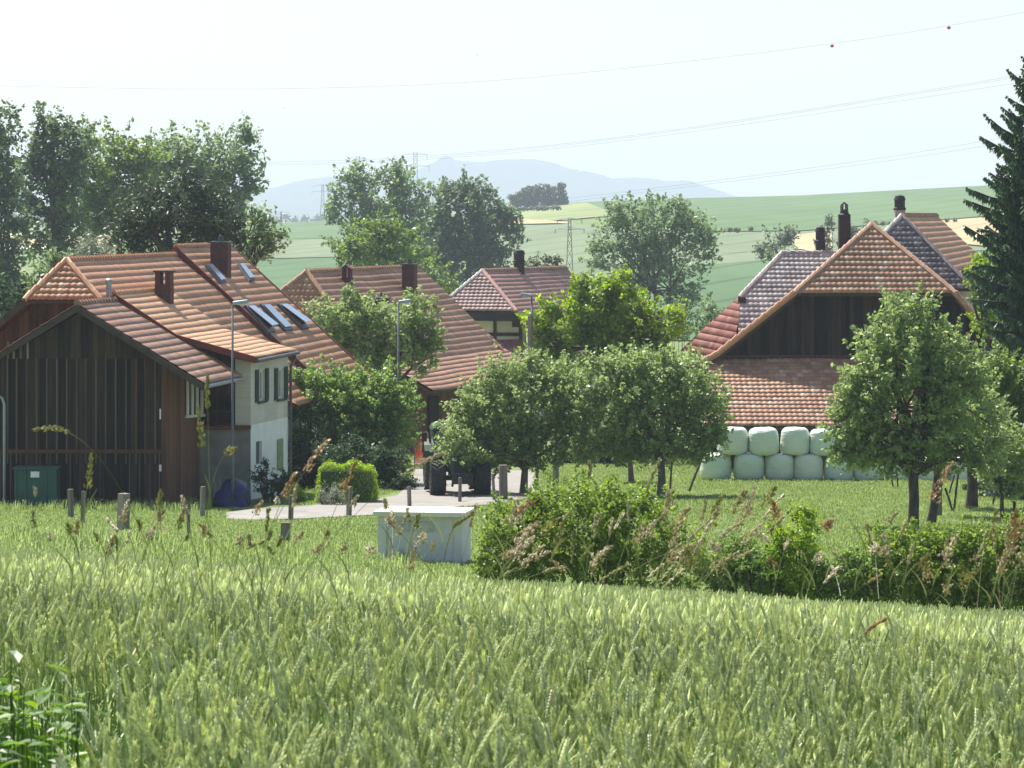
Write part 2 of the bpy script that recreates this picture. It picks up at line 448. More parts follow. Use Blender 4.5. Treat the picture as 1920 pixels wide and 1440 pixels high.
M['f_white'] = field_mat('f_white', (.7, .7, .7), (.8, .8, .8))
M['f_hill'] = field_mat('f_hill', (.02, .035, .025), (.03, .045, .035))

# ------------------------------------------------------------------ ground, road, far fields, mountain
def build_ground():
    ys = np.concatenate([np.arange(-40, 130, 1.0), np.arange(130, 240, 3.0), np.geomspace(240, 8950, 150)])
    us = np.linspace(-1, 1, 161)
    w = 40 + 0.52 * np.maximum(ys, 0)
    X = us[None, :] * w[:, None]; Y = np.repeat(ys[:, None], len(us), 1)
    Z = G(X, Y)
    V = np.stack([X, Y, Z], -1).reshape(-1, 3)
    n, m = Y.shape
    i = np.arange((n - 1) * m).reshape(n - 1, m)[:, :-1].ravel()
    Fq = np.stack([i, i + 1, i + m + 1, i + m], -1)
    o = link('ground', np_mesh('ground', V, Fq, smooth=True), M['ground'])
    tag(o, 'green meadow and farmland falling from the wheat field to the village', 'ground', kind='structure')
build_ground()

def strip(name, top, bot, mat, label, lift, rows=10, cols=60, dmin=57, kind='structure', cat='field'):
    """ground sheet between two curves given in photo pixels ([(px,py)...])"""
    px0, px1 = top[0][0], top[-1][0]
    V = []
    for j in range(rows + 1):
        for i in range(cols + 1):
            t = i / cols
            xt = top[0][0] + (top[-1][0] - top[0][0]) * t
            xb = bot[0][0] + (bot[-1][0] - bot[0][0]) * t
            yt = float(np.interp(xt, [p[0] for p in top], [p[1] for p in top]))
            yb = float(np.interp(xb, [p[0] for p in bot], [p[1] for p in bot]))
            a, b = ground(xt, yt, dmin), ground(xb, yb, dmin)
            s = j / rows
            p = a.lerp(b, s)
            V.append((p.x, p.y, Gf(p.x, p.y) + lift))
    m = cols + 1
    Fq = [(j * m + i, j * m + i + 1, (j + 1) * m + i + 1, (j + 1) * m + i) for j in range(rows) for i in range(cols)]
    o = link(name, np_mesh(name, V, Fq, smooth=True), M[mat])
    return tag(o, label, cat, kind=kind)

strip('field', [(-150, 452), (20, 452), (230, 446), (470, 426), (640, 415)], [(-150, 474), (20, 474), (230, 474), (470, 474), (640, 474)], 'f_green', 'green field behind the left tree row', .10, dmin=240)
strip('field', [(-100, 438), (20, 437), (120, 438), (235, 436)], [(-100, 463), (20, 464), (120, 463), (235, 458)], 'f_tan', 'straw coloured field seen between the dark trees at far left', .25, dmin=240)
strip('plastic_sheeting', [(15, 465), (140, 465)], [(15, 471), (140, 470)], 'f_white', 'thin white strip of plastic crop cover at far left', .5, rows=3, dmin=240)
strip('field', [(440, 421), (530, 419), (640, 413), (780, 408)], [(440, 450), (530, 450), (640, 448), (780, 445)], 'f_green', 'bright green field above the grey-green one, left of the tall middle trees', .22, dmin=240)
strip('field', [(440, 451), (530, 450.5), (640, 448.5), (780, 446)], [(440, 486), (530, 486), (640, 483), (780, 480)], 'f_grey', 'grey-green grain field left of the middle trees', .2, dmin=240)
strip('field', [(400, 486), (530, 487), (640, 484), (780, 481)], [(400, 610), (530, 610), (640, 610), (780, 610)], 'f_blue', 'blue-green field just above the second farmhouse roof', .16, dmin=200)
strip('field', [(1060, 381), (1100, 379.3), (1300, 372.4), (1500, 367.4), (1870, 347.5), (2000, 345)], [(1060, 395), (1100, 398), (1300, 436), (1500, 434), (1870, 405), (2000, 400)], 'f_green', 'wide green field along the right skyline', .2, rows=24, cols=90, dmin=240)
strip('field', [(930, 397), (985, 388.5), (1100, 381)], [(930, 422), (985, 420), (1160, 405)], 'f_pale', 'yellow-green meadow below the copse', .28, dmin=240)
strip('field', [(930, 414), (985, 414), (1045, 418)], [(930, 423), (985, 423), (1075, 421)], 'f_tan', 'thin tan strip of ripe grain below the yellow-green meadow', .45, dmin=240)
strip('field', [(930, 423), (1075, 421), (1300, 437), (1500, 435), (1870, 420), (1990, 415)], [(930, 520), (1075, 520), (1300, 500), (1500, 484), (1870, 470), (1990, 465)], 'f_grey', 'pale grey-green grain field across the middle of the slope', .14, rows=20, cols=80, dmin=240)
strip('field', [(1180, 510), (1300, 500), (1380, 490), (1520, 484)], [(1180, 640), (1300, 640), (1380, 640), (1520, 640)], 'f_blue', 'deep green field left of the grey tiled roof', .12, dmin=180)
strip('field', [(1490, 444), (1560, 436)], [(1490, 470), (1560, 480)], 'f_tan', 'tan patch between the far bushes beside the tall chimney', .4, dmin=240)
strip('field', [(1740, 418), (1880, 408), (1990, 404)], [(1740, 455), (1880, 468), (1990, 468)], 'f_tan', 'tan stubble field right of the dark tiled hip roof', .36, dmin=240)


def road(name, pts, label, lift=.03):
    """pts: list of (pxL,pyL,pxR,pyR) cross lines on the ground"""
    V = []; n = 6
    for a in pts:
        A, B = ground(a[0], a[1]), ground(a[2], a[3])
        for j in range(n + 1):
            p = A.lerp(B, j / n); V.append((p.x, p.y, Gf(p.x, p.y) + lift))
    m = n + 1
    Fq = [(i * m + j, i * m + j + 1, (i + 1) * m + j + 1, (i + 1) * m + j) for i in range(len(pts) - 1) for j in range(n)]
    o = link(name, np_mesh(name, V, Fq, smooth=True), M['asphalt'])
    return tag(o, label, 'road', kind='structure')
def densify(pts, k=8):
    out = []
    for a, b in zip(pts[:-1], pts[1:]):
        for i in range(k): out.append(tuple(u + (v - u) * i / k for u, v in zip(a, b)))
    return out + [pts[-1]]
road('road', densify([(425, 962, 425, 976), (480, 955, 480, 976), (560, 951, 560, 974), (640, 944, 640, 970), (700, 939, 715, 966), (745, 930, 800, 960), (772, 905, 900, 945), (778, 885, 960, 925), (778, 868, 900, 880), (781, 861, 850, 863)]), 'pale grey lane curving past the farmhouse to the yard')
road('road', densify([(870, 925, 870, 952), (920, 890, 930, 947), (960, 884, 975, 940), (1000, 884, 1010, 925)]), 'pale grey forecourt behind the orchard trunks', .045)

def build_mountain():
    D = 7200.0
    prof = [(-700, 408), (-200, 398), (0, 390), (60, 384), (120, 392), (250, 396), (380, 388), (450, 372), (480, 362), (520, 350), (560, 339), (600, 333), (625, 331), (645, 337), (700, 342), (740, 332), (780, 320), (805, 308), (822, 300), (830, 293), (846, 294), (852, 300), (880, 303), (905, 304), (940, 299), (1000, 298), (1040, 306), (1070, 317), (1110, 323), (1150, 335), (1190, 333), (1215, 334), (1250, 340), (1290, 338), (1325, 350), (1380, 368), (1450, 392), (1600, 402), (2600, 408)]
    xs = np.linspace(-700, 2600, 900)
    yt = np.interp(xs, [p[0] for p in prof], [p[1] for p in prof])
    yt = yt + np.array([1.6 * noise.noise((x * .11, 3, 0)) + 1.2 * noise.noise((x * .33, 9, 0)) for x in xs]) * 1.1
    V = []; rows = 14
    for j in range(rows + 1):
        s = j / rows
        for x, y in zip(xs, yt):
            zt = -(y - HY) * D / F
            d = D - 1500 * (1 - s) ** 1.3 if j <= rows else D
            V.append(((x - CX) / F * D, d, Z0 - 12 + (zt + 12) * s ** 1.15 + 6 * (1 - s) * s * noise.noise((x * .03, s * 4, 0))))
    for x, y in zip(xs, yt):
        V.append(((x - CX) / F * D, D + 300, Z0 - 14))
    m = len(xs)
    Fq = [(j * m + i, j * m + i + 1, (j + 1) * m + i + 1, (j + 1) * m + i) for j in range(rows + 1) for i in range(m - 1)]
    o = link('mountain', np_mesh('mountain', V, Fq, smooth=True), M['f_hill'])
    tag(o, 'hazy blue wooded mountain ridge on the skyline', 'mountain', kind='structure')
build_mountain()

# haze: one closed box of even air round everything
def build_haze():
    mb = MB(); mb.box((0, 4460, 88), (10400, 9120, 178))
    m = bpy.data.materials.new('haze'); m.use_nodes = True
    nt = m.node_tree; nt.nodes.remove(nt.nodes['Principled BSDF'])
    v = nt.nodes.new('ShaderNodeVolumePrincipled')
    v.inputs['Color'].default_value = (.69, .77, .95, 1)
    v.inputs['Density'].default_value = HAZE
    v.inputs['Anisotropy'].default_value = .1
    nt.links.new(v.outputs[0], nt.nodes['Material Output'].inputs['Volume'])
    o = mb.build('haze', m)
    tag(o, 'pale summer haze lying over the fields', 'haze', kind='stuff')
HAZE = .00021

# ------------------------------------------------------------------ roofs
def roof(name, L, Rr, mat, parent, gauge=.36, tw=.22, lift=.019, amp=.009, thick=.14, sag=.012, edge=None, under=True):
    """tiled slope between two rakes L and Rr (top to bottom, same number of points): every tile row is a real step"""
    L = [Vector(p) for p in L]; Rr = [Vector(p) for p in Rr]
    V = []; Fq = []; rd = []
    u = (Rr[-1] - L[-1]); u.z = 0; u.normalize()
    org = L[-1]
    q = 4
    nrm_last = None
    course = 0
    for sgi in range(len(L) - 1):
        a0, a1, b0, b1 = L[sgi], L[sgi + 1], Rr[sgi], Rr[sgi + 1]
        mid0, mid1 = (a0 + b0) / 2, (a1 + b1) / 2
        dn = a1 - a0; dn = dn - u * dn.dot(u)
        nrm = u.cross(dn).normalized()
        if nrm.z < 0: nrm = -nrm
        n = max(1, round(dn.length / gauge))
        for k in range(n):
            s0, s1 = k / n, (k + 1) / n
            l0, l1, r0, r1 = a0.lerp(a1, s0), a0.lerp(a1, s1), b0.lerp(b1, s0), b0.lerp(b1, s1)
            uu = [(p - org).dot(u) for p in (l0, l1, r0, r1)]
            lo, hi = min(uu), max(uu)
            k0, k1 = math.floor(lo / tw * q), math.ceil(hi / tw * q)
            cols = np.arange(k0, k1 + 1)
            base = len(V)
            m = len(cols)
            rows3 = []
            jit = {}
            for row, (pl, pr, ul, ur) in enumerate(((l0, r0, uu[0], uu[2]), (l1, r1, uu[1], uu[3]))):
                for c in cols:
                    uc = c * tw / q
                    t = 0 if abs(ur - ul) < 1e-6 else min(1, max(0, (uc - ul) / (ur - ul)))
                    p = pl.lerp(pr, t)
                    ti = c // q
                    h = amp * (0, 1, 1.15, .55)[c % q]
                    if ti not in jit: jit[ti] = noise.noise((ti * 1.7 + .3, course * 2.3 + .1, org.x)) * .010
                    off = h + (0 if row == 0 else lift + jit[ti])
                    off += sag * noise.noise((p.x * .35, p.y * .35, p.z * .35)) * 2
                    V.append(p + nrm * off)
            for i in range(m):       # riser foot
                V.append(V[base + m + i] - nrm * (lift + .03))
            for i in range(m - 1):
                ti = (cols[i]) // q
                rv = (math.sin(ti * 127.1 + course * 311.7 + org.x * 3) * 43758.5453) % 1.0
                Fq.append((base + i, base + m + i, base + m + i + 1, base + i + 1)); rd.append(rv)
                Fq.append((base + m + i, base + 2 * m + i, base + 2 * m + i + 1, base + m + i + 1)); rd.append(rv * .5)
            course += 1
    me = np_mesh(name, [tuple(p) for p in V], Fq, rd)
    o = link(name, me, M[mat], parent)
    if under:
        mb = MB()
        for sgi in range(len(L) - 1):
            a0, a1, b0, b1 = L[sgi], L[sgi + 1], Rr[sgi], Rr[sgi + 1]
            dn = a1 - a0; dn = dn - u * dn.dot(u)
            nrm = u.cross(dn).normalized()
            if nrm.z < 0: nrm = -nrm
            poly = [a0, a1, b1, b0]
            if (a0 - b0).length < 1e-4: poly = [a0, a1, b1]
            mb.prism([p - nrm * .05 for p in poly], -nrm * thick)
        mb.build('eaves', M[edge or 'verge_brown'], o)
    return o

def ridge(parent, pts, mat, r=.105, step=.36, name='ridge_tiles'):
    """overlapping half-round ridge tiles along a polyline"""
    mb = MB()
    for a, b in zip(pts[:-1], pts[1:]):
        a, b = Vector(a), Vector(b); d = b - a; n = max(1, round(d.length / step))
        for i in range(n):
            p0, p1 = a + d * (i / n), a + d * ((i + 1.12) / n)
            mb.tube([p0 + Vector((0, 0, .03)), p1 + Vector((0, 0, .0))], [r * 1.12, r * .9], 8)
    return mb.build(name, M[mat], parent)

def plane_hit(px, py, p0, nrm):
    d = Vector(((px - CX) / F, 1, -(py - HY) / F)); o = Vector((0, 0, Z0))
    t = (Vector(p0) - o).dot(nrm) / d.dot(nrm)
    return o + d * t
def plane_of(a, b, c):
    n = (Vector(b) - Vector(a)).cross(Vector(c) - Vector(a)).normalized()
    if n.z < 0: n = -n
    return Vector(a), n

def wall_poly(name, pts, thick_vec, mat, parent):
    mb = MB(); mb.prism(pts, thick_vec)
    return mb.build(name, M[mat], parent)

def boards(name, base_l, base_r, topf, mat, parent, w=.17, gap=.006, t=.03, out=(0, -1, 0), zlow=None):
    """vertical boards along the line base_l-base_r, each up to topf(t)"""
    mb = MB(); a, b = Vector(base_l), Vector(base_r); d = b - a; n = max(1, int(d.length / w)); out = Vector(out).normalized()
    e = d.normalized()
    for i in range(n):
        t0, t1 = i / n + gap / d.length, (i + 1) / n - gap / d.length
        p0, p1 = a + d * t0, a + d * t1
        j = random.uniform(0, .012)
        poly = [p0, p1, Vector((p1.x, p1.y, topf(t1))), Vector((p0.x, p0.y, topf(t0)))]
        mb.prism([p + out * j for p in poly], out * t)
    tops = [Vector(((a + d * k).x, (a + d * k).y, topf(k) - .01)) for k in np.linspace(1, 0, 41)]
    mb.prism([p - out * .004 for p in [a, b] + tops], -out * .05, .1)          # dark backing added so no light leaks through the board gaps
    return mb.build(name, M[mat], parent)

def chimney(parent, c, w, dp, h, mat, yaw=0, cap='slab', sink=1.2, name='chimney'):
    rot = Matrix.Rotation(yaw, 3, 'Z')
    c = Vector(c)
    mb = MB(); mb.box(c + Vector((0, 0, (h - sink) / 2)), (w, dp, h + sink), rot)
    o = mb.build(name, M[mat], parent)
    m2 = MB(); top = c + Vector((0, 0, h))
    if cap == 'slab':
        m2.box(top + Vector((0, 0, .035)), (w + .12, dp + .12, .07), rot)
        m2.tube([top + Vector((0, 0, .07)), top + Vector((0, 0, .3))], .11, 10)
        m2.build('chimney_cap', M['lead'], o)
    elif cap == 'twin':
        for s in (-1, 1):
            m2.box(top + rot @ Vector((s * (w / 2 - .1), 0, .22)), (.18, dp, .44), rot)
        m2.build('chimney_pier', M[mat], o)
        m3 = MB(); m3.box(top + Vector((0, 0, .47)), (w + .1, dp + .1, .06), rot); m3.build('chimney_cap', M['brick'], o)
    elif cap == 'dome':
        m2.lathe([(w * .55, 0), (w * .55, .06), (w * .4, .12), (w * .33, .3)], 16, top)
        m2.build('chimney_collar', M['soot'], o)
        m3 = MB()
        for k in range(6):
            a = math.pi * 2 * k / 6
            m3.tube([top + Vector((math.cos(a) * w * .3, math.sin(a) * w * .3, .28)), top + Vector((math.cos(a) * w * .28, math.sin(a) * w * .28, .5)), top + Vector((0, 0, .62))], .03, 5)
        m3.build('chimney_cap', M['soot'], o)
    elif cap == 'gable':
        for s in (-1, 1):
            m2.box(top + rot @ Vector((s * (w / 2 - .07), 0, .2)), (.12, dp * .8, .4), rot)
        m2.build('chimney_pier', M[mat], o)
        m3 = MB(); z = .4
        q = [Vector((-w * .62, -dp * .6, z)), Vector((w * .62, -dp * .6, z)), Vector((0, -dp * .6, z + w * .45))]
        m3.prism([top + rot @ p for p in q], rot @ Vector((0, dp * 1.2, 0)))
        m3.build('chimney_cap', M['brick'], o)
    elif cap == 'round':
        m2.lathe([(w * .62, 0), (w * .62, .1), (w * .52, .14), (w * .52, .5), (w * .6, .52), (w * .45, .72), (.02, .8)], 16, top)
        m2.build('chimney_cap', M['soot'], o)
    return o

# ------------------------------------------------------------------ farmhouse and barn on the left
UP = Vector((0, 0, 1))
def chim_px(parent, plane, pxc, pyb, pyt, wpx, mat, yaw=0, cap='slab', dscale=1.0, sink=1.2, name='chimney'):
    c = plane_hit(pxc, pyb, *plane)
    w = wpx * c.y / F
    return chimney(parent, c, w, w * dscale, (pyb - pyt) * c.y / F, mat, yaw, cap, sink, name)

def left_farmhouse():
    A = P(125, 488, 110); S = P(330, 478, 125)
    rr = Vector((S.x - A.x, S.y - A.y, 0)).normalized(); ll = Vector((rr.y, -rr.x, 0))
    yaw = math.atan2(rr.y, rr.x) - math.pi / 2
    root = empty('farmhouse', (A.x, A.y + 10, Gf(A.x, A.y + 10)), 'long farmhouse with bright orange tiled roof, skylights and green shutters, at left', 'farmhouse')
    cr = P(188, 561, 108.1); cl = P(47, 564, 108.1); cl.z = cr.z
    dz1 = A.z - cr.z
    def lat(base, m, dz): return base + ll * m - UP * dz
    base_n = A - rr * 1.9
    e_n = lat(base_n, 6.06, 5.5)
    # right slope, lower and raised sections
    k2 = lat(A + rr * 2.2, 3.2, dz1 + (5.5 - dz1) * (3.2 - 1.6) / (6.06 - 1.6)); e_n = lat(A + rr * 9.5, 6.06, 5.5)
    r1 = roof('roof', [A, cr, k2, e_n], [S, lat(S, 1.6, dz1), lat(S, 3.2, A.z - k2.z), lat(S, 6.06, 5.5)], 'tile_orange', root, edge='verge')
    ridge(r1, [A, S], 'tile_orange')
    ridge(r1, [A, cr], 'tile_hip'); ridge(r1, [A, cl], 'tile_hip')
    hip = roof('hip_roof', [A, cl], [A, cr], 'tile_hip', root, tw=.21, gauge=.33, amp=.024, lift=.032)
    el = lat(base_n, -6.06, 5.5)
    roof('roof', [S, lat(S, -1.55, dz1), lat(S, -6.06, 5.5)], [A, cl, el], 'tile_orange', root, edge='verge')
    S2 = S + UP * .31; B = S2 + rr * 9.1
    r2 = roof('roof', [S2, lat(S2, 6.15, 5.6)], [B, lat(B, 6.15, 5.6)], 'tile_orange', root, edge='verge', thick=.3)
    roof('roof', [B, lat(B, -6.15, 5.6)], [S2, lat(S2, -6.15, 5.6)], 'tile_orange', root, edge='verge', thick=.3)
    ridge(r2, [S2, B], 'tile_orange')
    for base in (S2 - rr * .06, B + rr * .06):
        for s in (-1, 1):
            mb = MB(); mb.prism([base + UP * .04, lat(base, s * 6.2, 5.6) + UP * .04, lat(base, s * 6.2, 5.6) - UP * .32, base - UP * .36], rr * .12)
            mb.build('verge_board', M['verge'], r2)
    e = lat(base_n, -6.06, 5.5); mb = MB()
    mb.prism([cl + UP * .02, e + UP * .02, e - UP * .25, cl - UP * .25], -rr * .1)
    mb.build('verge_board', M['verge_brown'], r1)
    pl2 = plane_of(S2, B, lat(S2, 6.15, 5.6)); pl1 = plane_of(S, A, lat(S, 6.06, 5.5))
    # gable wall of dark boards
    gb = A - rr * 1.0
    zg = Gf(gb.x, gb.y) - .4
    a, b = gb - ll * 5.2, gb + ll * 2.6
    def gtop(t):
        m = abs(t * 7.8 - 5.2)
        return min(A.z - .25 - m * .908, cr.z - .12)
    boards('gable_wall', Vector((a.x, a.y, zg)), Vector((b.x, b.y, zg)), gtop, 'wood_brown', root, out=-rr)
    for s in (-1, 1):
        mb = MB()
        q0, q1 = gb + ll * 5.15 * s + rr * (10.5 if s > 0 else 0), gb + ll * 5.15 * s + rr * 24
        zt = A.z - 4.75
        mb.prism([Vector((q0.x, q0.y, zg)), Vector((q1.x, q1.y, zg)), Vector((q1.x, q1.y, zt)), Vector((q0.x, q0.y, zt))], ll * .25 * -s)
        mb.build('side_wall', M['plaster'], root)
    fb = B - rr * .5
    wall_poly('gable_wall', [Vector((*(fb - ll * 5.1).xy, zg)), Vector((*(fb + ll * 5.1).xy, zg)), Vector((*(fb + ll * 5.1).xy, B.z - 4.95)), Vector((fb.x, fb.y, B.z - .35)), Vector((*(fb - ll * 5.1).xy, B.z - 4.95))], -rr * .2, 'plaster', root)
    # braces under the half hip
    mb = MB()
    for px in (57, 72):
        p = P(px, 574, 108.6); mb.tube([p, p + Vector((.22, .3, -.8))], .06, 6)
    mb.build('bracket', M['timber'], root)
    # chimneys
    chim_px(root, pl2, 414, 507, 456, 33, 'brick', yaw, 'slab', .9)
    # skylights
    def skylight(pts, mat='glass_sky', tilt=0.0):
        q = [plane_hit(x, y, *pl2) for x, y in pts]; n = pl2[1]
        mb = MB(); c = sum(q, Vector()) / 4
        out = [c + (p - c) * 1.0 for p in q]
        for i in range(4):
            i2 = (i + 1) % 4
            inn0, inn1 = c + (q[i] - c) * .72, c + (q[i2] - c) * .72
            mb.prism([out[i], out[i2], inn1, inn0], n * .13)
        fr = mb.build('skylight', M['lead'], root)
        mp = MB(); inn = [c + (p - c) * .86 + n * .15 for p in q]
        if tilt:
            up = (q[0] + q[1]) / 2 - (q[2] + q[3]) / 2; up.normalize()
            inn[2] += n * tilt; inn[3] += n * tilt
        mp.prism(inn, n * .03); mp.build('pane', M[mat], fr)
    skylight([(383, 500), (392, 499), (421, 531), (411, 533)])
    skylight([(443, 498), (451, 497), (475, 527), (465, 529)])
    skylight([(456, 576), (470, 575), (515, 624), (501, 627)], tilt=.2)
    skylight([(485, 574), (499, 573), (547, 620), (532, 623)])
    skylight([(518, 573), (532, 572), (578, 617), (564, 620)], tilt=.2)

    # ---- lower wing with the pale flared roof
    W0 = P(213, 551, 109.7); M0 = P(332, 630, 109.6); E0 = P(479, 671, 109.5)
    sh = rr * 7.3
    W1, M1, E1 = W0 + sh, M0 + sh * .97, E0 + sh * .92
    w = roof('roof', [W0, M0, E0], [W1, M1, E1], 'tile_salmon', root, gauge=.34, edge='verge', sag=.020)
    ridge(w, [W0, W1], 'tile_salmon')
    roof('roof', [W1, W1 - ll * 2.5 - UP * 1.9], [W0, W0 - ll * 2.5 - UP * 1.9], 'tile_salmon', root, edge='verge')
    mb = MB(); dn = UP * .16; q_ = [W0 + UP * .05, M0 + UP * .05, E0 + UP * .05, E0 - dn, M0 - dn, W0 - dn]
    mb.prism(q_, -rr * .1); mb.build('verge_board', M['verge'], w)
    mb = MB(); mb.tube([E0 + Vector((.06, 0, -.1)), E1 + Vector((.06, 0, -.1))], .075, 8); g = mb.build('gutter', M['lead'], root)
    plw = plane_of(W0, W1, M0)
    chim_px(root, plw, 308, 562, 533, 30, 'brick', yaw, 'twin', .9, 1.6)
    c = P(204, 566, 109.3); mb = MB(); mb.tube([c - UP * .6, c + UP * .72], .095, 12); mb.lathe([(.12, .68), (.12, .76), (.05, .8)], 12, c); mb.build('vent_pipe', M['zinc'], root)
    # walls
    c1 = P(470, 800, 110.5); c2 = P(540, 790, 115.0)
    sd = Vector((c2.x - c1.x, c2.y - c1.y, 0)).normalized(); so = Vector((sd.y, -sd.x, 0))
    zs = -7.22 + Z0; zb = Gf(c1.x, c1.y) - .4; zt = E0.z - .06
    def W(p, z): return Vector((p.x, p.y, z))
    pls = (c1, so)
    # side wall with openings left out by building it in pieces around them
    def opening_wall(name, z0, z1, holes, mat):
        xs = sorted({0.0, (c2 - c1).xy.length} | {h[0] for h in holes} | {h[1] for h in holes})
        mb = MB()
        for x0, x1 in zip(xs[:-1], xs[1:]):
            hs = [h for h in holes if h[0] <= x0 + 1e-4 and h[1] >= x1 - 1e-4]
            zz = [(z0, hs[0][2]), (hs[0][3], z1)] if hs else [(z0, z1)]
            for za, zc in zz:
                q0, q1 = c1 + sd * x0, c1 + sd * x1
                mb.prism([W(q0, za), W(q1, za), W(q1, zc), W(q0, zc)], -so * .22)
        return mb.build(name, M[mat], root)
    def span(x0, y0, x1, y1):
        a_, b_ = plane_hit(x0, y1, *pls), plane_hit(x1, y0, *pls)
        return ((a_ - c1).dot(sd), (b_ - c1).dot(sd), a_.z, b_.z)
    win = [span(484, 693, 496, 752), span(520, 690, 532, 748)]
    opening_wall('wall', zs, zt, win, 'shingle')
    low = [span(480, 826, 491, 872), span(519, 822, 528, 882)]
    opening_wall('plaster_wall', zb, zs - .002, low, 'plaster')
    for (x0, x1, z0, z1) in win:
        mb = MB()
        for xa, xb, za, zc in ((x0, x1, z0, z0 + .07), (x0, x1, z1 - .07, z1), (x0, x0 + .07, z0 + .07, z1 - .07), (x1 - .07, x1, z0 + .07, z1 - .07), ((x0 + x1) / 2 - .035, (x0 + x1) / 2 + .035, z0 + .07, z1 - .07)):
            q0, q1 = c1 + sd * xa - so * .06, c1 + sd * xb - so * .06
            mb.prism([W(q0, za), W(q1, za), W(q1, zc), W(q0, zc)], -so * .06)
        fr = mb.build('window', M['frame_white'], root)
        mb = MB(); q0, q1 = c1 + sd * x0 - so * .14, c1 + sd * x1 - so * .14
        mb.prism([W(q0, z0), W(q1, z0), W(q1, z1), W(q0, z1)], -so * .02); mb.build('curtain', M['curtain'], fr)
        mb = MB(); q0, q1 = c1 + sd * (x0 - .1) + so * .003, c1 + sd * (x1 + .1) + so * .003
        mb.prism([W(q0, z0 - .09), W(q1, z0 - .09), W(q1, z0 - .02), W(q0, z0 - .02)], so * .1); mb.build('sill', M['shutter'], fr)
        for xa, xb in ((x0 - (x1 - x0) * .52, x0 - .02), (x1 + .02, x1 + (x1 - x0) * .52)):
            mb = MB(); q0, q1 = c1 + sd * xa + so * .004, c1 + sd * xb + so * .004
            mb.prism([W(q0, z0 - .04), W(q1, z0 - .04), W(q1, z1 + .04), W(q0, z1 + .04)], so * .045)
            for k in range(14):
                z = z0 + (z1 - z0) * (k + .5) / 14
                mb.prism([W(q0 + sd * .06, z - .02), W(q1 - sd * .06, z - .02), W(q1 - sd * .06, z + .03), W(q0 + sd * .06, z + .03)], so * .065)
            mb.build('shutter', M['shutter'], root)
    for k, (x0, x1, z0, z1) in enumerate(low):
        mb = MB(); q0, q1 = c1 + sd * x0 - so * .1, c1 + sd * x1 - so * .1
        mb.prism([W(q0, z0), W(q1, z0), W(q1, z1), W(q0, z1)], -so * .04)
        o = mb.build('window', M['glass' if k == 0 else 'shutter_pale'], root)
        if k == 1:
            mb = MB(); q0, q1 = c1 + sd * x0 + so * .003, c1 + sd * (x1 + .05) + so * .003
            mb.prism([W(q0, z0), W(q1, z0), W(q1, z1), W(q0, z1)], so * .05); s_ = mb.build('shutter', M['shutter_pale'], root); s_['label'] = 'pale green closed shutter'
    # front of the wing: concrete base, balcony recess, beige cladding, boards blackened for the shade under the verge
    fo = Vector((0, -1, 0))
    def FP(px, py, d=110.5): return P(px, py, d)
    wall_poly('concrete_wall', [W(FP(352, 900), zb), W(FP(469.8, 900), zb), FP(469.8, 806), FP(352, 806)], Vector((0, .25, 0)), 'concrete', root)
    wall_poly('wall', [FP(441, 804), FP(469.8, 804), FP(469.8, 680), FP(441, 672)], Vector((0, .25, 0)), 'shingle', root)
    wall_poly('boarding', [FP(441, 746), FP(441, 672), FP(340, 643), FP(215, 566), FP(215, 640), FP(352, 746)], Vector((0, .18, 0)), 'wood_black', root)
    bal = wall_poly('balcony', [FP(352, 805.5, 110.35), FP(470, 805.5, 110.35), FP(470, 798, 110.35), FP(352, 798, 110.35)], Vector((0, 1.4, 0)), 'verge', root)
    wall_poly('back_wall', [FP(345, 798, 111.9), FP(445, 798, 111.9), FP(445, 735, 111.9), FP(345, 735, 111.9)], Vector((0, .1, 0)), 'wood_black', bal)
    mb = MB()
    mb.tube([FP(398, 772, 110.4), FP(441, 772, 110.4)], .035, 6); mb.tube([FP(424, 772, 110.4), FP(424, 798, 110.4)], .03, 6); mb.tube([FP(408, 772, 110.4), FP(408, 798, 110.4)], .03, 6)
    mb.build('railing', M['timber'], bal)
    mb = MB()
    for a_, b_ in (((402, 742), (425, 705)), ((418, 745), (436, 712))):
        mb.tube([FP(*a_, 110.3), FP(*b_, 109.2)], .07, 6)
    mb.build('bracket', M['timber'], root)
    # downpipe
    p = E1 + Vector((-.05, -.3, -.15)); q = c2 + so * .1
    mb = MB(); mb.tube([p, p - UP * .18, W(q, p.z - .42) , W(q, p.z - .6), W(q, zb)], .05, 8); mb.build('downpipe', M['lead'], root)
left_farmhouse()

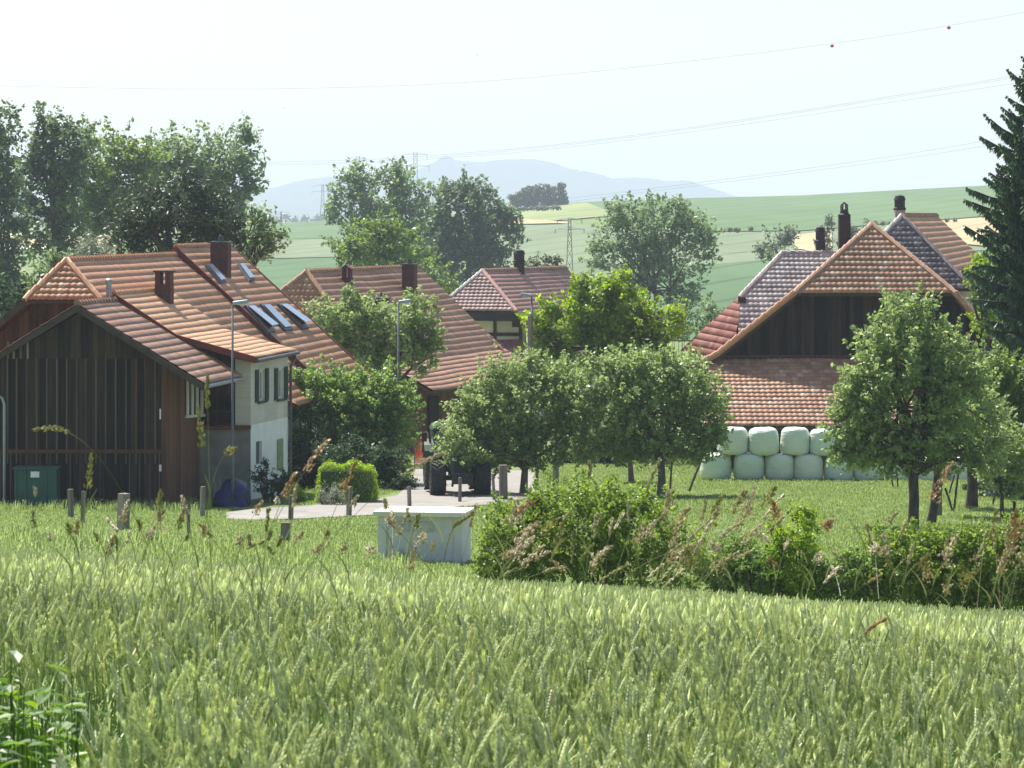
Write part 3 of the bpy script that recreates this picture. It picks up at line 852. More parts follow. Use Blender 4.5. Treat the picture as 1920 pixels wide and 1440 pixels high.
def left_barn():
    A = P(145, 570, 105)
    f_ = P(330, 478, 125) - P(125, 488, 110)
    rr = Vector((f_.x, f_.y, 0)).normalized(); ll = Vector((rr.y, -rr.x, 0))
    E = P(392, 718, 105); m = (E - A).dot(ll); dz = A.z - E.z
    root = empty('barn', (A.x, A.y + 2, Gf(A.x, A.y + 2)), 'dark boarded wooden barn with tiled gable roof in front of the orange roofed farmhouse', 'barn')
    B = A + rr * 5.4
    def lat(b, s, k=1.0): return b + ll * m * s * k - UP * dz * k
    r1 = roof('roof', [A, lat(A, 1)], [B, lat(B, 1)], 'tile_barn', root, gauge=.36, edge='verge_brown', thick=.1, sag=.020)
    roof('roof', [B, lat(B, -1, 1.4)], [A, lat(A, -1, 1.4)], 'tile_barn', root, gauge=.36, edge='verge_brown', thick=.1)
    ridge(r1, [A, B], 'tile_barn', .11)
    for s, k in ((1, 1), (-1, 1.4)):
        mb = MB(); e = lat(A, s, k); mb.prism([A - UP * .03, e - UP * .03, e - UP * .24, A - UP * .26], -rr * .07); mb.build('verge_board', M['verge_brown'], r1)
    mb = MB(); mb.tube([lat(A, 1) - UP * .1, lat(B, 1) - UP * .1], .07, 8); mb.build('gutter', M['zinc'], root)
    # front wall
    g = A + rr * .75
    def X(px): # wall line parallel to the picture plane, at the gable
        return Vector(((px - CX) / F * g.y, g.y, 0))
    zb = Gf(g.x, g.y) - .3
    def ptop(px):
        xx = X(px).x - g.x
        k = xx / m
        return A.z - .22 - dz * abs(k)
    zmid = P(0, 672, g.y).z; zrail = P(0, 846, g.y).z
    a, b = X(-120), X(306)
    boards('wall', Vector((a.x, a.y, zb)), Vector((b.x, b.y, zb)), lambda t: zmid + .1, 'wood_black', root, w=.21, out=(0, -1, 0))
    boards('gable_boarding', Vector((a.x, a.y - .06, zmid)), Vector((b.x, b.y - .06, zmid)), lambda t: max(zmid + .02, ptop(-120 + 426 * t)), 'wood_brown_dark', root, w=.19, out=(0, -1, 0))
    mb = MB()
    for px in np.arange(-117, 306, 18.6):
        x = X(px + random.uniform(-1.5, 1.5)); mb.box((x.x, g.y - .05, (zmid + zrail) / 2 - .2), (.05, .05, zmid - zrail + .4))
    for px in np.arange(-110, 306, 18.6):
        if random.random() < .6: mb.box((X(px).x, g.y - .045, (zb + zrail) / 2), (.04, .03, zrail - zb))
    mb.build('battens', M['wood_batten'], root)
    mb = MB(); x0, x1 = X(-120), X(306); mb.box(((x0.x + x1.x) / 2, g.y - .1, zrail), (x1.x - x0.x, .06, .12)); mb.build('rail', M['wood_brown'], root)
    # pale boards under the left eave, and the corner post
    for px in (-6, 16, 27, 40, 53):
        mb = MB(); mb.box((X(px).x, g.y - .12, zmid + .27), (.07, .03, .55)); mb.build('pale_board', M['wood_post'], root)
    mb = MB(); mb.box((X(308).x, g.y - .02, (zb + ptop(308)) / 2 - .1), (.16, .16, ptop(308) - zb - .2)); mb.build('corner_post', M['wood_brown'], root)
    # right side wall running back under the eave
    p0 = Vector((X(310).x, g.y + .05, 0)); p1 = p0 + rr * 4.5
    kk = (p0.x - g.x) / m
    ztop = A.z - .2 - dz * ((p0 - g).dot(ll) / m)
    n = Vector((rr.y, -rr.x, 0)); pl = (p0, n)
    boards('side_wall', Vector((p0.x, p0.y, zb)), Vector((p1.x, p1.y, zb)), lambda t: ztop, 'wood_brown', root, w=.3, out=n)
    def S(px, py): return plane_hit(px, py, p0 + n * .03, n)
    mb = MB(); q = [S(346, 782), S(379, 779), S(379, 704), S(346, 690)]; mb.prism(q, n * .03); w = mb.build('window', M['dark_void'], root)
    mb = MB()
    for px in (347, 356, 365, 374):
        mb.prism([S(px, 780) + n * .035, S(px + 3.2, 780) + n * .035, S(px + 3.2, 697 + (px - 346) * .3) + n * .035, S(px, 695 + (px - 346) * .3) + n * .035], n * .05)
    mb.prism([S(345, 784) + n * .035, S(380, 781) + n * .035, S(380, 776) + n * .035, S(345, 779) + n * .035], n * .07)
    mb.build('lattice', M['frame_white'], w)
    # small white notices and tool hooks on the wall
    for px, py, w_, h_ in ((301, 877, .08, .22), (301, 776, .05, .35)):
        mb = MB(); mb.box((X(px).x, g.y - .09, P(0, py, g.y).z), (w_, .02, h_)); mb.build('notice', M['white_paint'], root)
    mb = MB(); zz = g.y - .12
    mb.tube([Vector((X(-8).x, zz, zmid - 1.2)), Vector((X(5).x, zz, zmid - 1.3)), Vector((X(9).x, zz, zmid - 1.5)), Vector((X(9).x, zz, zb))], .05, 7); mb.build('downpipe', M['zinc'], root)
left_barn()

# ------------------------------------------------------------------ second farmhouse
def second_farmhouse():
    A = P(575, 510, 150); B = P(787, 500, 165.8); B.z = A.z
    rr = Vector((B.x - A.x, B.y - A.y, 0)).normalized(); ll = Vector((rr.y, -rr.x, 0))
    yaw = math.atan2(rr.y, rr.x) - math.pi / 2
    root = empty('farmhouse', (A.x + 2, A.y + 7, Gf(A.x, A.y + 7)), 'farmhouse with faded red tiled roof and boxy brown chimney behind the middle garden trees', 'farmhouse')
    base = A - rr * 2.0
    def lat(b, m, dz): return b + ll * m - UP * dz
    cr, cl = lat(base, 2.6, 2.4), lat(base, -2.6, 2.4)
    L = [A, cr, lat(base, 4.6, 4.2), lat(base, 6.9, 5.35)]
    Rr = [B, lat(B, 2.6, 2.4), lat(B, 4.6, 4.2), lat(B, 6.9, 5.35)]
    r1 = roof('roof', L, Rr, 'tile_old', root, gauge=.38, sag=.028)
    roof('roof', [B, lat(B, -2.6, 2.4), lat(B, -6.9, 5.15)], [A, cl, lat(base, -6.9, 5.15)], 'tile_old', root, gauge=.38)
    roof('hip_roof', [A, cl], [A, cr], 'tile_patch', root, tw=.24, gauge=.36, amp=.026, lift=.032)
    ridge(r1, [A, B], 'tile_old', .125); ridge(r1, [A, cr], 'tile_patch', .125, .4); ridge(r1, [A, cl], 'tile_patch', .125, .4)
    zb = Gf(A.x, A.y) - .4
    g = A - rr * 1.0
    q = [(g - ll * 5.6), (g + ll * 5.6)]
    wall_poly('gable_wall', [Vector((*q[0].xy, zb)), Vector((*q[1].xy, zb)), Vector((*q[1].xy, A.z - 4.75)), Vector((*(g + ll * 2.4).xy, cr.z - .2)), Vector((*(g - ll * 2.4).xy, cr.z - .2)), Vector((*q[0].xy, A.z - 4.75))], rr * .2, 'wood_brown', root)
    for s in (-1, 1):
        a, b = g + ll * 5.55 * s, B - rr * .6 + ll * 5.55 * s
        boards('side_wall', Vector((a.x, a.y, zb)), Vector((b.x, b.y, zb)), lambda t: A.z - 4.75, 'wood_brown', root, w=.3, out=ll * s)
    fb = B - rr * .6
    wall_poly('gable_wall', [Vector((*(fb - ll * 5.4).xy, zb)), Vector((*(fb + ll * 5.4).xy, zb)), Vector((*(fb + ll * 5.4).xy, A.z - 4.75)), Vector((fb.x, fb.y, A.z - .4)), Vector((*(fb - ll * 5.4).xy, A.z - 4.75))], -rr * .2, 'wood_brown', root)
    # doors and a pale panel on the side wall
    n = ll; p0 = g + ll * 5.62; pl = (p0, n)
    def S(px, py): return plane_hit(px, py, p0, n)
    for x0, y0, x1, y1, mt, nm in ((803, 742, 822, 850, 'dark_void', 'door'), (852, 745, 868, 830, 'dark_void', 'door'), (893, 712, 934, 742, 'plaster', 'panel')):
        mb = MB(); mb.prism([S(x0, y1), S(x1, y1), S(x1, y0), S(x0, y0)], n * .05); mb.build(nm, M[mt], root)
    pl = plane_of(A, B, cr)
    chim_px(root, pl, 768, 551, 497, 24, 'brick', yaw, 'slab', .8)
    chim_px(root, pl, 651, 532, 519, 17, 'brick', yaw, 'gable', 1.0)
    chim_px(root, pl, 717, 590, 560, 21, 'soot', yaw, 'slab', 1.0)
second_farmhouse()

# ------------------------------------------------------------------ half-timbered house
def timbered_house():
    A = P(905, 508, 185); B = P(1062, 502.5, 196); B.z = A.z
    rr = Vector((B.x - A.x, B.y - A.y, 0)).normalized(); ll = Vector((rr.y, -rr.x, 0))
    root = empty('half_timbered_house', (0, 190, Gf(0, 190)), 'half-timbered house with cream panels and dusky pink tiled roof', 'house')
    cl = P(815, 586, 181.4); cr = P(967, 583, 180.8); cl.z = cr.z
    cl0 = P(838, 585, 184.6)
    e = cr + ll * 2.0 - UP * 2.3 + rr * -.2
    dzc = A.z - cr.z
    Rr = [B, B + ll * 1.9 - UP * dzc, B + ll * 3.9 - UP * (A.z - e.z)]
    r1 = roof('roof', [A, cr, e], Rr, 'tile_rose', root, gauge=.4, tw=.25, sag=.02, edge='wood_dark', under=False)
    hip = roof('hip_roof', [A, cl], [A, cr], 'tile_dark', root, gauge=.36, tw=.26, amp=.032, lift=.036)
    hip.data.materials[0] = M['tile_mix']
    roof('roof', [B, B - ll * 4 - UP * 4.4], [A, A - ll * 4 - UP * 4.4], 'tile_rose', root, gauge=.4, tw=.25, edge='wood_dark')
    ridge(r1, [A, B], 'tile_rose', .125); ridge(r1, [A, cr], 'tile_rose', .125, .42); ridge(r1, [A, cl], 'tile_grey', .125, .42)
    d = 182.2
    zb = Gf(0, d) - .3
    def X(px, py, dd=d): return P(px, py, dd)
    wall_poly('wall', [X(850, 700), X(984, 700), X(984, 612), X(966, 588), X(855, 588), X(850, 600)], Vector((0, .2, 0)), 'plaster_cream', root)
    mb = MB(); mb.prism([X(858, 601, d - 1.2), X(984, 603, d - 1.2), X(972, 585, d - 1.2), X(856, 586, d - 1.2)], Vector((0, .3, 0))); mb.build('fascia', M['soot'], root)
    mb = MB()
    for px in (881, 928, 976): mb.box(X(px, 640, d - .03), (.19, .12, 3.0))
    mb.box(X(920, 627, d - .035), (3.6, .14, .2)); mb.box(X(970, 605, d - .04), (.6, .14, .5))
    mb.build('timber_frame', M['timber'], root)
    wall_poly('lower_wall', [Vector((*X(850, 0).xy, zb)), Vector((*X(984, 0).xy, zb)), X(984, 700.5), X(850, 700.5)], Vector((0, .2, 0)), 'wood_dark', root)
    lr = roof('porch_roof', [X(925, 638, d - .2), X(920, 668, d - 1.6)], [X(975, 636, d - .2), X(1000, 650, d - 1.6)], 'tile_red', root, gauge=.4, tw=.25)
    mb = MB()
    q = [A + rr * .4, B - rr * .4]
    sw0, sw1 = cr + rr * .8 + ll * .9, B - rr * .3 + ll * 3.0
    mb.prism([Vector((*sw0.xy, zb)), Vector((*sw1.xy, zb)), Vector((*sw1.xy, A.z - 4.0)), Vector((*sw0.xy, A.z - 4.0))], -ll * .2); mb.build('side_wall', M['plaster_cream'], root)
    c = A.lerp(B, .42)
    chimney(root, c - UP * .2, .62, .62, .62, 'soot', 0, 'round', .8)
M['tile_mix'] = tile_mat('tile_mix', [(0, (.34, .205, .17)), (.5, (.43, .275, .235)), (1, (.52, .37, .325))], stain=(.14, .09, .08))
timbered_house()

# ------------------------------------------------------------------ big barn on the right
def right_barn():
    A = P(1635, 422, 140)
    cl, cr = P(1490, 549, 136), P(1790, 546, 136); cr.z = cl.z
    root = empty('barn', (A.x, A.y + 8, Gf(A.x, A.y + 8)), 'wide dark boarded barn with half-hipped tiled roof behind the wrapped bales', 'barn')
    rr = Vector((.118, 1, 0)).normalized()
    l1, l2 = P(1345, 664, 136), P(1288, 694, 136)
    r1_, r2_ = P(1889, 650, 136), P(1965, 702, 136)
    r1_.z = l1.z; r2_.z = l2.z
    D = rr * 16
    Bk = A + D
    def bk(p): return Vector((p.x, 0, p.z)) + Vector((rr.x * 20.5, A.y + D.y, 0))
    left = roof('roof', [Bk, bk(cl), bk(l1), bk(l2)], [A, cl, l1, l2], 'tile_red', root, gauge=.4, sag=.020)
    roof('roof', [A, cr, r1_, r2_], [Bk, bk(cr), bk(r1_), bk(r2_)], 'tile_old', root, gauge=.4, sag=.020)
    hp = roof('hip_roof', [A, cl], [A, cr], 'tile_patch', root, gauge=.37, tw=.235, amp=.026, lift=.032)
    ridge(hp, [A, cl], 'tile_old', .125, .4); ridge(hp, [A, cr], 'tile_old', .125, .4)
    # bright verge tiles down both rakes
    mb = MB()
    ridge(left, [cl, l1, l2], 'tile_orange', .13, .38, 'verge_tiles'); ridge(hp, [cr, r1_, r2_], 'tile_old', .13, .38, 'verge_tiles')
    for p, m_, q in ((cl, l1, l2), (cr, r1_, r2_)):
        mb = MB(); mb.prism([p - UP * .05, m_ - UP * .05, q - UP * .05, q - UP * .3, m_ - UP * .3, p - UP * .3], Vector((0, .1, 0))); mb.build('verge_board', M['verge_brown'], left)
    # gable wall
    d = 137.0
    zb = Gf(18, d) - .4
    def X(px, py, dd=d): return P(px, py, dd)
    zp = P(0, 672, 136.5).z
    def top(t):
        px = 1318 + (1935 - 1318) * t
        yy = np.interp(px, [1318, 1345, 1490, 1790, 1889, 1935], [684, 668, 553, 553, 654, 686])
        return P(0, float(yy), d).z
    a, b = X(1318, 0), X(1935, 0)
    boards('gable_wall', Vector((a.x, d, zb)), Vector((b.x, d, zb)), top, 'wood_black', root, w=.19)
    mb = MB(); mb.prism([X(1330, 672, d - .12), X(1930, 672, d - .12), X(1930, 666, d - .12), X(1330, 666, d - .12)], Vector((0, .09, 0))); mb.build('rail', M['brick'], root)
    for s, px in ((-1, 1320), (1, 1933)):
        mb = MB(); p = X(px, 0); q = p + rr * 18
        mb.prism([Vector((p.x, p.y + .2, zb)), Vector((q.x, q.y, zb)), Vector((q.x, q.y, l1.z - .4)), Vector((p.x, p.y + .2, l1.z - .4))], Vector((-.2 * s, 0, 0))); mb.build('side_wall', M['wood_dark'], root)
    # pent roof across the gable, sun on its lower half
    pr = roof('pent_roof', [P(1330, 673, 136.7), P(1318, 798, 130.8)], [P(1905, 673, 136.7), P(1935, 798, 130.8)], 'tile_patch', root, gauge=.37, tw=.235, amp=.026, lift=.032, sag=.020)
    e0, e1 = P(1318, 803, 130.9), P(1935, 803, 130.9)
    mb = MB()
    for px in np.arange(1325, 1930, 26): mb.box(P(px, 803, 131.1) + Vector((0, .5, .12)), (.09, 1.4, .1), Matrix.Rotation(R(22), 3, 'X'))
    mb.build('rafters', M['wood_post'], pr)
    mb = MB(); w0, w1 = P(1345, 0, 133), P(1925, 0, 133)
    boards('lower_wall', Vector((w0.x, 133, zb)), Vector((w1.x, 133, zb)), lambda t: P(0, 795, 133).z, 'wood_brown_dark', root, w=.25)
    # tall chimney on the hidden left slope
    c = P(1583, 470, 145)
    chimney(root, c, .52, .52, (470 - 405) * 145 / F, 'soot', 0, 'dome', 3.2)
right_barn()

def grey_roof_house():
    root = empty('farmhouse', (12, 152, Gf(12, 152)), 'farmhouse with weathered grey tiles and red side slope behind the big barn', 'farmhouse')
    a, b, c = P(1467, 475, 150), P(1388, 557, 147), P(1383, 645, 144.2)
    R0 = P(1640, 475, 150); R1 = P(1640, 557, 147); R2 = P(1640, 645, 144.2)
    g = roof('roof', [a, b, c], [R0, R1, R2], 'tile_grey', root, gauge=.37, tw=.235, amp=.027, lift=.032)
    ridge(g, [a, R0], 'tile_grey', .12); ridge(g, [a, b], 'tile_grey', .125)
    f0, f1, f2 = P(1464, 475.2, 150.3), P(1386, 556, 148.5), P(1276, 657, 148.8)
    n0, n1, n2 = P(1469, 475.4, 150.02), P(1393, 558, 147.1), P(1372, 676, 145.1)
    roof('roof', [f1, f2], [n1, n2], 'tile_red', root, gauge=.38, tw=.24, sag=.01, under=False)
    hs = roof('roof', [f0, f1], [n0, n1], 'tile_red', root, gauge=.38, tw=.24, under=False)
    back = roof('roof', [R0, R0 + Vector((0, 5.5, -4))], [a, a + Vector((-2.2, 5.5, -4))], 'tile_old', root, gauge=.38)
    zb = Gf(12, 150) - .4
    mb = MB(); p0, p1 = P(1300, 0, 149), P(1640, 0, 149)
    mb.prism([Vector((p0.x + .6, 147.6, zb)), Vector((p1.x, 147.6, zb)), Vector((p1.x, 147.6, Z0 - 6.4)), Vector((p0.x + .6, 147.6, Z0 - 7.6))], Vector((0, 5, 0))); mb.build('wall', M['plaster_cream'], root)
    chimney(root, P(1538, 472, 150.5), .42, .42, .42, 'soot', 0, 'round', 1.0)
    mb = MB(); mb.box(P(1391, 564, 146.7) + Vector((0, 0, .05)), (.35, .3, .25)); mb.build('bracket', M['soot'], root)
grey_roof_house()

def hip_roof_house():
    root = empty('house', (20, 165, Gf(20, 165)), 'house with dark hip roof, orange side slope and pale chimney, behind the big barn', 'house')
    A = P(1691, 405, 160); B = P(1757, 406, 170); B.z = A.z
    cr, cl = P(1822, 541, 156), P(1556, 541, 156); cl.z = cr.z
    h = roof('hip_roof', [A, cl], [A, cr], 'tile_dark', root, gauge=.37, tw=.26, amp=.027, lift=.032)
    s = roof('roof', [A, cr], [B, P(1880, 520, 166.5)], 'tile_orange', root, gauge=.42, sag=.012)
    roof('roof', [B, P(1610, 541, 170)], [A, cl], 'tile_old', root, gauge=.42)
    ridge(h, [A, cr], 'tile_dark', .125, .4); ridge(h, [A, cl], 'tile_grey', .125, .4); ridge(s, [A, B], 'tile_old', .125)
    zb = Gf(20, 160) - .4
    mb = MB(); a, b = P(1590, 0, 158), P(1830, 0, 158)
    mb.prism([Vector((a.x, 157.5, zb)), Vector((b.x, 157.5, zb)), Vector((b.x, 157.5, cr.z - .1)), Vector((a.x, 157.5, cr.z - .1))], Vector((0, 8, 0))); mb.build('wall', M['plaster_cream'], root)
    chimney(root, P(1687, 408, 163), .52, .52, .38, 'chimney_pale', 0, 'round', 1.2)
hip_roof_house()

# ------------------------------------------------------------------ foliage
def rand_dirs(n):
    v = rng.normal(size=(n, 3)); return v / np.maximum(np.linalg.norm(v, axis=1, keepdims=True), 1e-6)

def leaves_mesh(name, C, Nn, S, aspect=.6, rnd=None):
    """diamond leaves, slightly folded: C centres, Nn normals, S lengths"""
    n = len(C)
    t = np.cross(Nn, rand_dirs(n)); t /= np.maximum(np.linalg.norm(t, axis=1, keepdims=True), 1e-6)
    b = np.cross(Nn, t)
    l = (S * .5)[:, None]; w = l * aspect
    V = np.stack([C - t * l, C + b * w + t * l * .15, C + t * l, C - b * w + t * l * .15], 1).reshape(-1, 3)
    Fq = np.arange(4 * n).reshape(n, 4)
    if rnd is None: rnd = rng.random(n)
    return np_mesh(name, V, Fq, rnd)

def crown_points(blobs, leaf, dens=1.0, clump=.3, hollow=.35, flat=1.0, shoots=.75):
    """blobs: (centre Vector, rx, ry, rz). Returns leaf centres, normals, tone, and clump centres"""
    Cs, Ns, Ts, cc = [], [], [], []
    for c, rx, ry, rz in blobs:
        rm = (rx * ry * rz) ** (1 / 3)
        rc = max(rm * clump, leaf * 1.6)
        m = int(max(5, 1.15 * (rm / rc) ** 2 * 3.2))
        dirs = rand_dirs(m)
        rad = hollow + (1.0 - hollow) * rng.random(m) ** .55
        cen = dirs * rad[:, None] * np.array([rx, ry, rz]) * (1 - .5 * rc / rm) + np.array(c)
        rr = rc * (.45 + 1.0 * rng.random(m))
        for k in range(m):
            q = cen[k]
            if noise.noise(Vector(q) * (1.1 / rm) + Vector((7, 3, 1))) < -.34: continue      # gaps between boughs
            nl = int(dens * 2.6 * (rr[k] / leaf) ** 2 * 3.0)
            d = rand_dirs(nl)
            p = q + d * (rr[k] * rng.random(nl) ** .45)[:, None] * np.array([1, 1, .75 * flat])
            nn = d * .6 + rand_dirs(nl) * .75 + np.array([0, 0, .55])
            nn /= np.linalg.norm(nn, axis=1, keepdims=True)
            tn = rng.random() * .45
            Cs.append(p); Ns.append(nn); Ts.append(np.clip(tn + rng.random(nl) * .6, 0, 1))
            cc.append(q)
            if shoots > 0 and rng.random() < shoots:                                         # leafy shoots breaking the outline
                out = (q - np.array(c)) / np.array([rx, ry, rz]); out = out / max(np.linalg.norm(out), 1e-6)
                dv = out * .8 + np.array([0, 0, .45]) + rng.normal(size=3) * .35; dv /= np.linalg.norm(dv)
                L_ = rm * (.25 + .48 * rng.random()); ns = max(6, int(L_ / leaf * 5.5 * min(dens, 1)))
                t = rng.random(ns)
                p = q + dv * (rr[k] * .5 + L_ * t)[:, None] + rand_dirs(ns) * (leaf * (1.15 - .8 * t))[:, None]
                nn = rand_dirs(ns) + np.array([0, 0, .5]); nn /= np.linalg.norm(nn, axis=1, keepdims=True)
                Cs.append(p); Ns.append(nn); Ts.append(np.clip(.35 + rng.random(ns) * .6, 0, 1))
    return np.concatenate(Cs), np.concatenate(Ns), np.concatenate(Ts), np.array(cc)

def px_blobs(bl, d, k=1.1):
    """(px,py,rx,ry[,dd]) ellipses in photo pixels at distance d -> world blobs"""
    out = []
    for b in bl:
        dd = d + (b[4] if len(b) > 4 else 0)
        s = dd / F
        rx, rz = b[2] * s * k, b[3] * s * k
        out.append((P(b[0], b[1], dd), rx, min(rx, rz * 1.3) * (b[5] if len(b) > 5 else 1.0), rz))
    return out

def limbs(mb, base, fork, cc, r0, rfork, nb=9, up=.4):
    """trunk from base to fork, then bending branches to some clump centres"""
    base, fork = Vector(base), Vector(fork)
    off = Vector((random.uniform(-.12, .12), random.uniform(-.1, .1), 0)) * (fork - base).length * .5
    mid = base.lerp(fork, .5) + off * .5
    mb.tube([base - UP * .3, base + UP * .05, base.lerp(mid, .4), mid, fork], [r0 * 1.45, r0 * 1.15, r0, (r0 + rfork) / 2, rfork], 9)
    idx = rng.choice(len(cc), min(nb, len(cc)), replace=False)
    for i in idx:
        t = Vector(cc[i]); s = fork.lerp(base, random.uniform(0, .12))
        m1 = s.lerp(t, .45) + UP * (t - s).length * up * .25 + Vector((random.uniform(-.1, .1), random.uniform(-.1, .1), 0)) * (t - s).length
        mb.tube([s, s.lerp(m1, .5) + UP * .03, m1, m1.lerp(t, .6), t], [rfork * .8, rfork * .62, rfork * .42, rfork * .25, rfork * .1], 6)
        for j in range(2):
            k = rng.integers(len(cc)); t2 = Vector(cc[k])
            if (t2 - m1).length < (t - s).length * .9:
                mb.tube([m1, m1.lerp(t2, .5) + UP * .05, t2], [rfork * .3, rfork * .2, rfork * .06], 5)

def tree(name, label, blobs, d, mat, leaf=.12, dens=1.0, base=None, fork=None, r0=.2, rf=None, bark='bark', cat='tree', clump=.3, hollow=.35, nb=9, aspect=.6, extra_trunks=(), group=None, crown='crown', grow=1.1):
    W = px_blobs(blobs, d, grow)
    if base is None:
        c = W[0][0]; base = Vector((c.x, c.y, Gf(c.x, c.y)))
    if fork is None:
        zlow = min(w[0].z - w[3] * .6 for w in W); fork = Vector((base.x + (W[0][0].x - base.x) * .5, base.y, max(zlow, base.z + .5)))
    root = empty(name, base, label, cat, group)
    Cc, Nn, T, cc = crown_points(W, leaf, dens, clump, hollow)
    S = leaf * (.5 + 1.0 * rng.random(len(Cc)))
    low = Cc[:, 2] > base.z + .05
    link(crown, leaves_mesh(crown, Cc[low], Nn[low], S[low], aspect, T[low]), M[mat], root)
    mb = MB(); limbs(mb, base, fork, cc, r0, rf or r0 * .75, nb)
    mb.build('trunk', M[bark], root, smooth=True)
    for b0, f0, r in extra_trunks:
        mb = MB(); limbs(mb, b0, f0, cc, r, r * .75, max(4, nb // 2)); mb.build('trunk', M[bark], root, smooth=True)
    return root

def shrub(name, label, blobs, d, mat, leaf=.08, dens=1.0, cat='bush', clump=.28, hollow=.45, aspect=.6, group=None, stems=True):
    W = px_blobs(blobs, d)
    c = W[0][0]; base = Vector((c.x, c.y, Gf(c.x, c.y)))
    root = empty(name, base, label, cat, group)
    Cc, Nn, T, cc = crown_points(W, leaf, dens, clump, hollow)
    gz = G(Cc[:, 0], Cc[:, 1]); ok = Cc[:, 2] > gz + .02
    Cc, Nn, T = Cc[ok], Nn[ok], T[ok]
    link('foliage', leaves_mesh('foliage', Cc, Nn, leaf * (.7 + .6 * rng.random(len(Cc))), aspect, T), M[mat], root)
    if stems:
        mb = MB()
        for i in rng.choice(len(cc), min(14, len(cc)), replace=False):
            t = Vector(cc[i]); b = Vector((t.x * .6 + c.x * .4, t.y, 0)); b.z = Gf(b.x, b.y) - .1
            mb.tube([b, b.lerp(t, .5) + Vector((random.uniform(-.1, .1), 0, 0)), t], [.03, .022, .008], 5)
        mb.build('stems', M['bark'], root)
    return root

# --- tall trees behind the left farmhouse
tree('tree', 'tall dark tree cut by the left edge of the photo', [(8, 300, 34, 95), (-14, 420, 42, 110), (12, 420, 28, 90), (-10, 540, 50, 80), (20, 560, 30, 50), (5, 245, 25, 42)], 240, 'leaf_oak', 0.35, .9, grow=1.28, r0=.35, clump=.27)
tree('tree', 'tall dark poplar with bare lower trunk, second tree from the left edge', [(60, 430, 30, 46), (130, 450, 40, 46), (105, 300, 52, 62), (85, 258, 30, 40), (150, 265, 28, 34), (70, 350, 34, 55), (112, 395, 34, 60), (135, 330, 38, 50), (95, 460, 32, 40, 2), (62, 320, 22, 40)], 250, 'leaf_oak', 0.36, .85, base=at(100, 250), fork=P(108, 400, 250), grow=1.28, r0=.55, rf=.4, clump=.26, nb=12)
tree('tree', 'light green tree between the dark poplar and the yew', [(150, 420, 44, 50), (240, 420, 50, 46), (205, 300, 62, 44), (168, 335, 40, 34), (240, 330, 48, 44), (215, 372, 55, 40), (190, 410, 34, 34), (262, 298, 36, 30)], 270, 'leaf_light', 0.36, .9, base=at(222, 270), fork=P(222, 400, 270), grow=1.28, r0=.35, clump=.26)
tree('tree', 'grey-green tree with an open airy right side, rising behind the big brown chimney', [(290, 350, 40, 50), (440, 440, 44, 44), (345, 320, 60, 50), (320, 290, 40, 32), (395, 305, 50, 48), (440, 320, 40, 60), (460, 275, 30, 34), (478, 330, 22, 36), (415, 380, 50, 50), (350, 385, 45, 45), (462, 250, 12, 16), (440, 400, 26, 40)], 280, 'leaf_ash', 0.39, .72, base=at(420, 280), fork=P(425, 420, 280), grow=1.28, r0=.35, clump=.22, nb=14, hollow=.25)
tree('yew_tree', 'broad dark yew just behind the orange farmhouse roof', [(320, 430, 90, 55), (280, 400, 45, 40), (345, 375, 50, 42), (395, 410, 50, 45), (240, 445, 50, 36), (360, 340, 24, 26), (410, 450, 50, 30)], 150, 'leaf_yew', .30, 1.6, grow=1.28, r0=.4, clump=.22, aspect=.28, hollow=.4)
tree('poplar_tree', 'loose drooping poplar just right of the big brown roof chimney', [(470, 450, 26, 40), (500, 440, 26, 36), (480, 400, 18, 26), (462, 490, 22, 24), (518, 458, 16, 18), (500, 478, 16, 16), (530, 440, 8, 10), (475, 410, 12, 20)], 156, 'leaf_ash', .22, .6, base=at(455, 156), fork=P(462, 490, 156), grow=1.28, r0=.16, clump=.24, hollow=.1, nb=14)
tree('willow_tree', 'pale silvery willow above the roof ridge', [(175, 465, 32, 26), (150, 480, 22, 20), (200, 470, 22, 22)], 140, 'leaf_grey', .18, .9, r0=.14, aspect=.3)
tree('tree', 'small green tree behind the left roof hip', [(95, 505, 28, 26), (75, 530, 24, 26), (112, 490, 20, 20)], 138, 'leaf_ash', .18, .9, r0=.13)
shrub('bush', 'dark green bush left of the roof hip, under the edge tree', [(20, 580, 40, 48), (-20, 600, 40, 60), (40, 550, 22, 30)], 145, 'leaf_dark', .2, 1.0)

# --- middle group behind the second farmhouse
tree('tree', 'tall tree left of the pylon with an open crown over the second farmhouse', [(770, 460, 50, 50), (690, 450, 60, 40), (720, 375, 62, 52), (690, 330, 40, 24), (745, 340, 34, 30), (650, 350, 34, 32), (640, 395, 34, 24), (800, 365, 24, 26), (700, 420, 50, 40), (760, 420, 40, 50), (672, 318, 20, 14)], 380, 'leaf_ash', 0.46, .85, base=at(720, 380), fork=P(720, 450, 380), r0=.4, clump=.24, nb=12)
tree('tree', 'dense dark tree right of the pylon, behind the half-timbered house', [(825, 420, 36, 46), (800, 455, 40, 46), (860, 500, 60, 40), (870, 410, 60, 56), (850, 365, 30, 26), (890, 370, 40, 24), (930, 420, 40, 30), (962, 440, 26, 26), (880, 470, 70, 42), (830, 440, 40, 60), (920, 480, 36, 40), (945, 395, 24, 18)], 400, 'leaf_oak', 0.48, .95, base=at(880, 400), fork=P(880, 480, 400), r0=.45, clump=.26, nb=12)
tree('tree', 'yellow-green round tree right behind the ridge of the second farmhouse', [(690, 465, 55, 40), (740, 470, 60, 40), (650, 480, 30, 28), (790, 500, 34, 36), (830, 540, 30, 26), (720, 430, 40, 22)], 250, 'leaf_light', 0.31, 1.0, r0=.3)
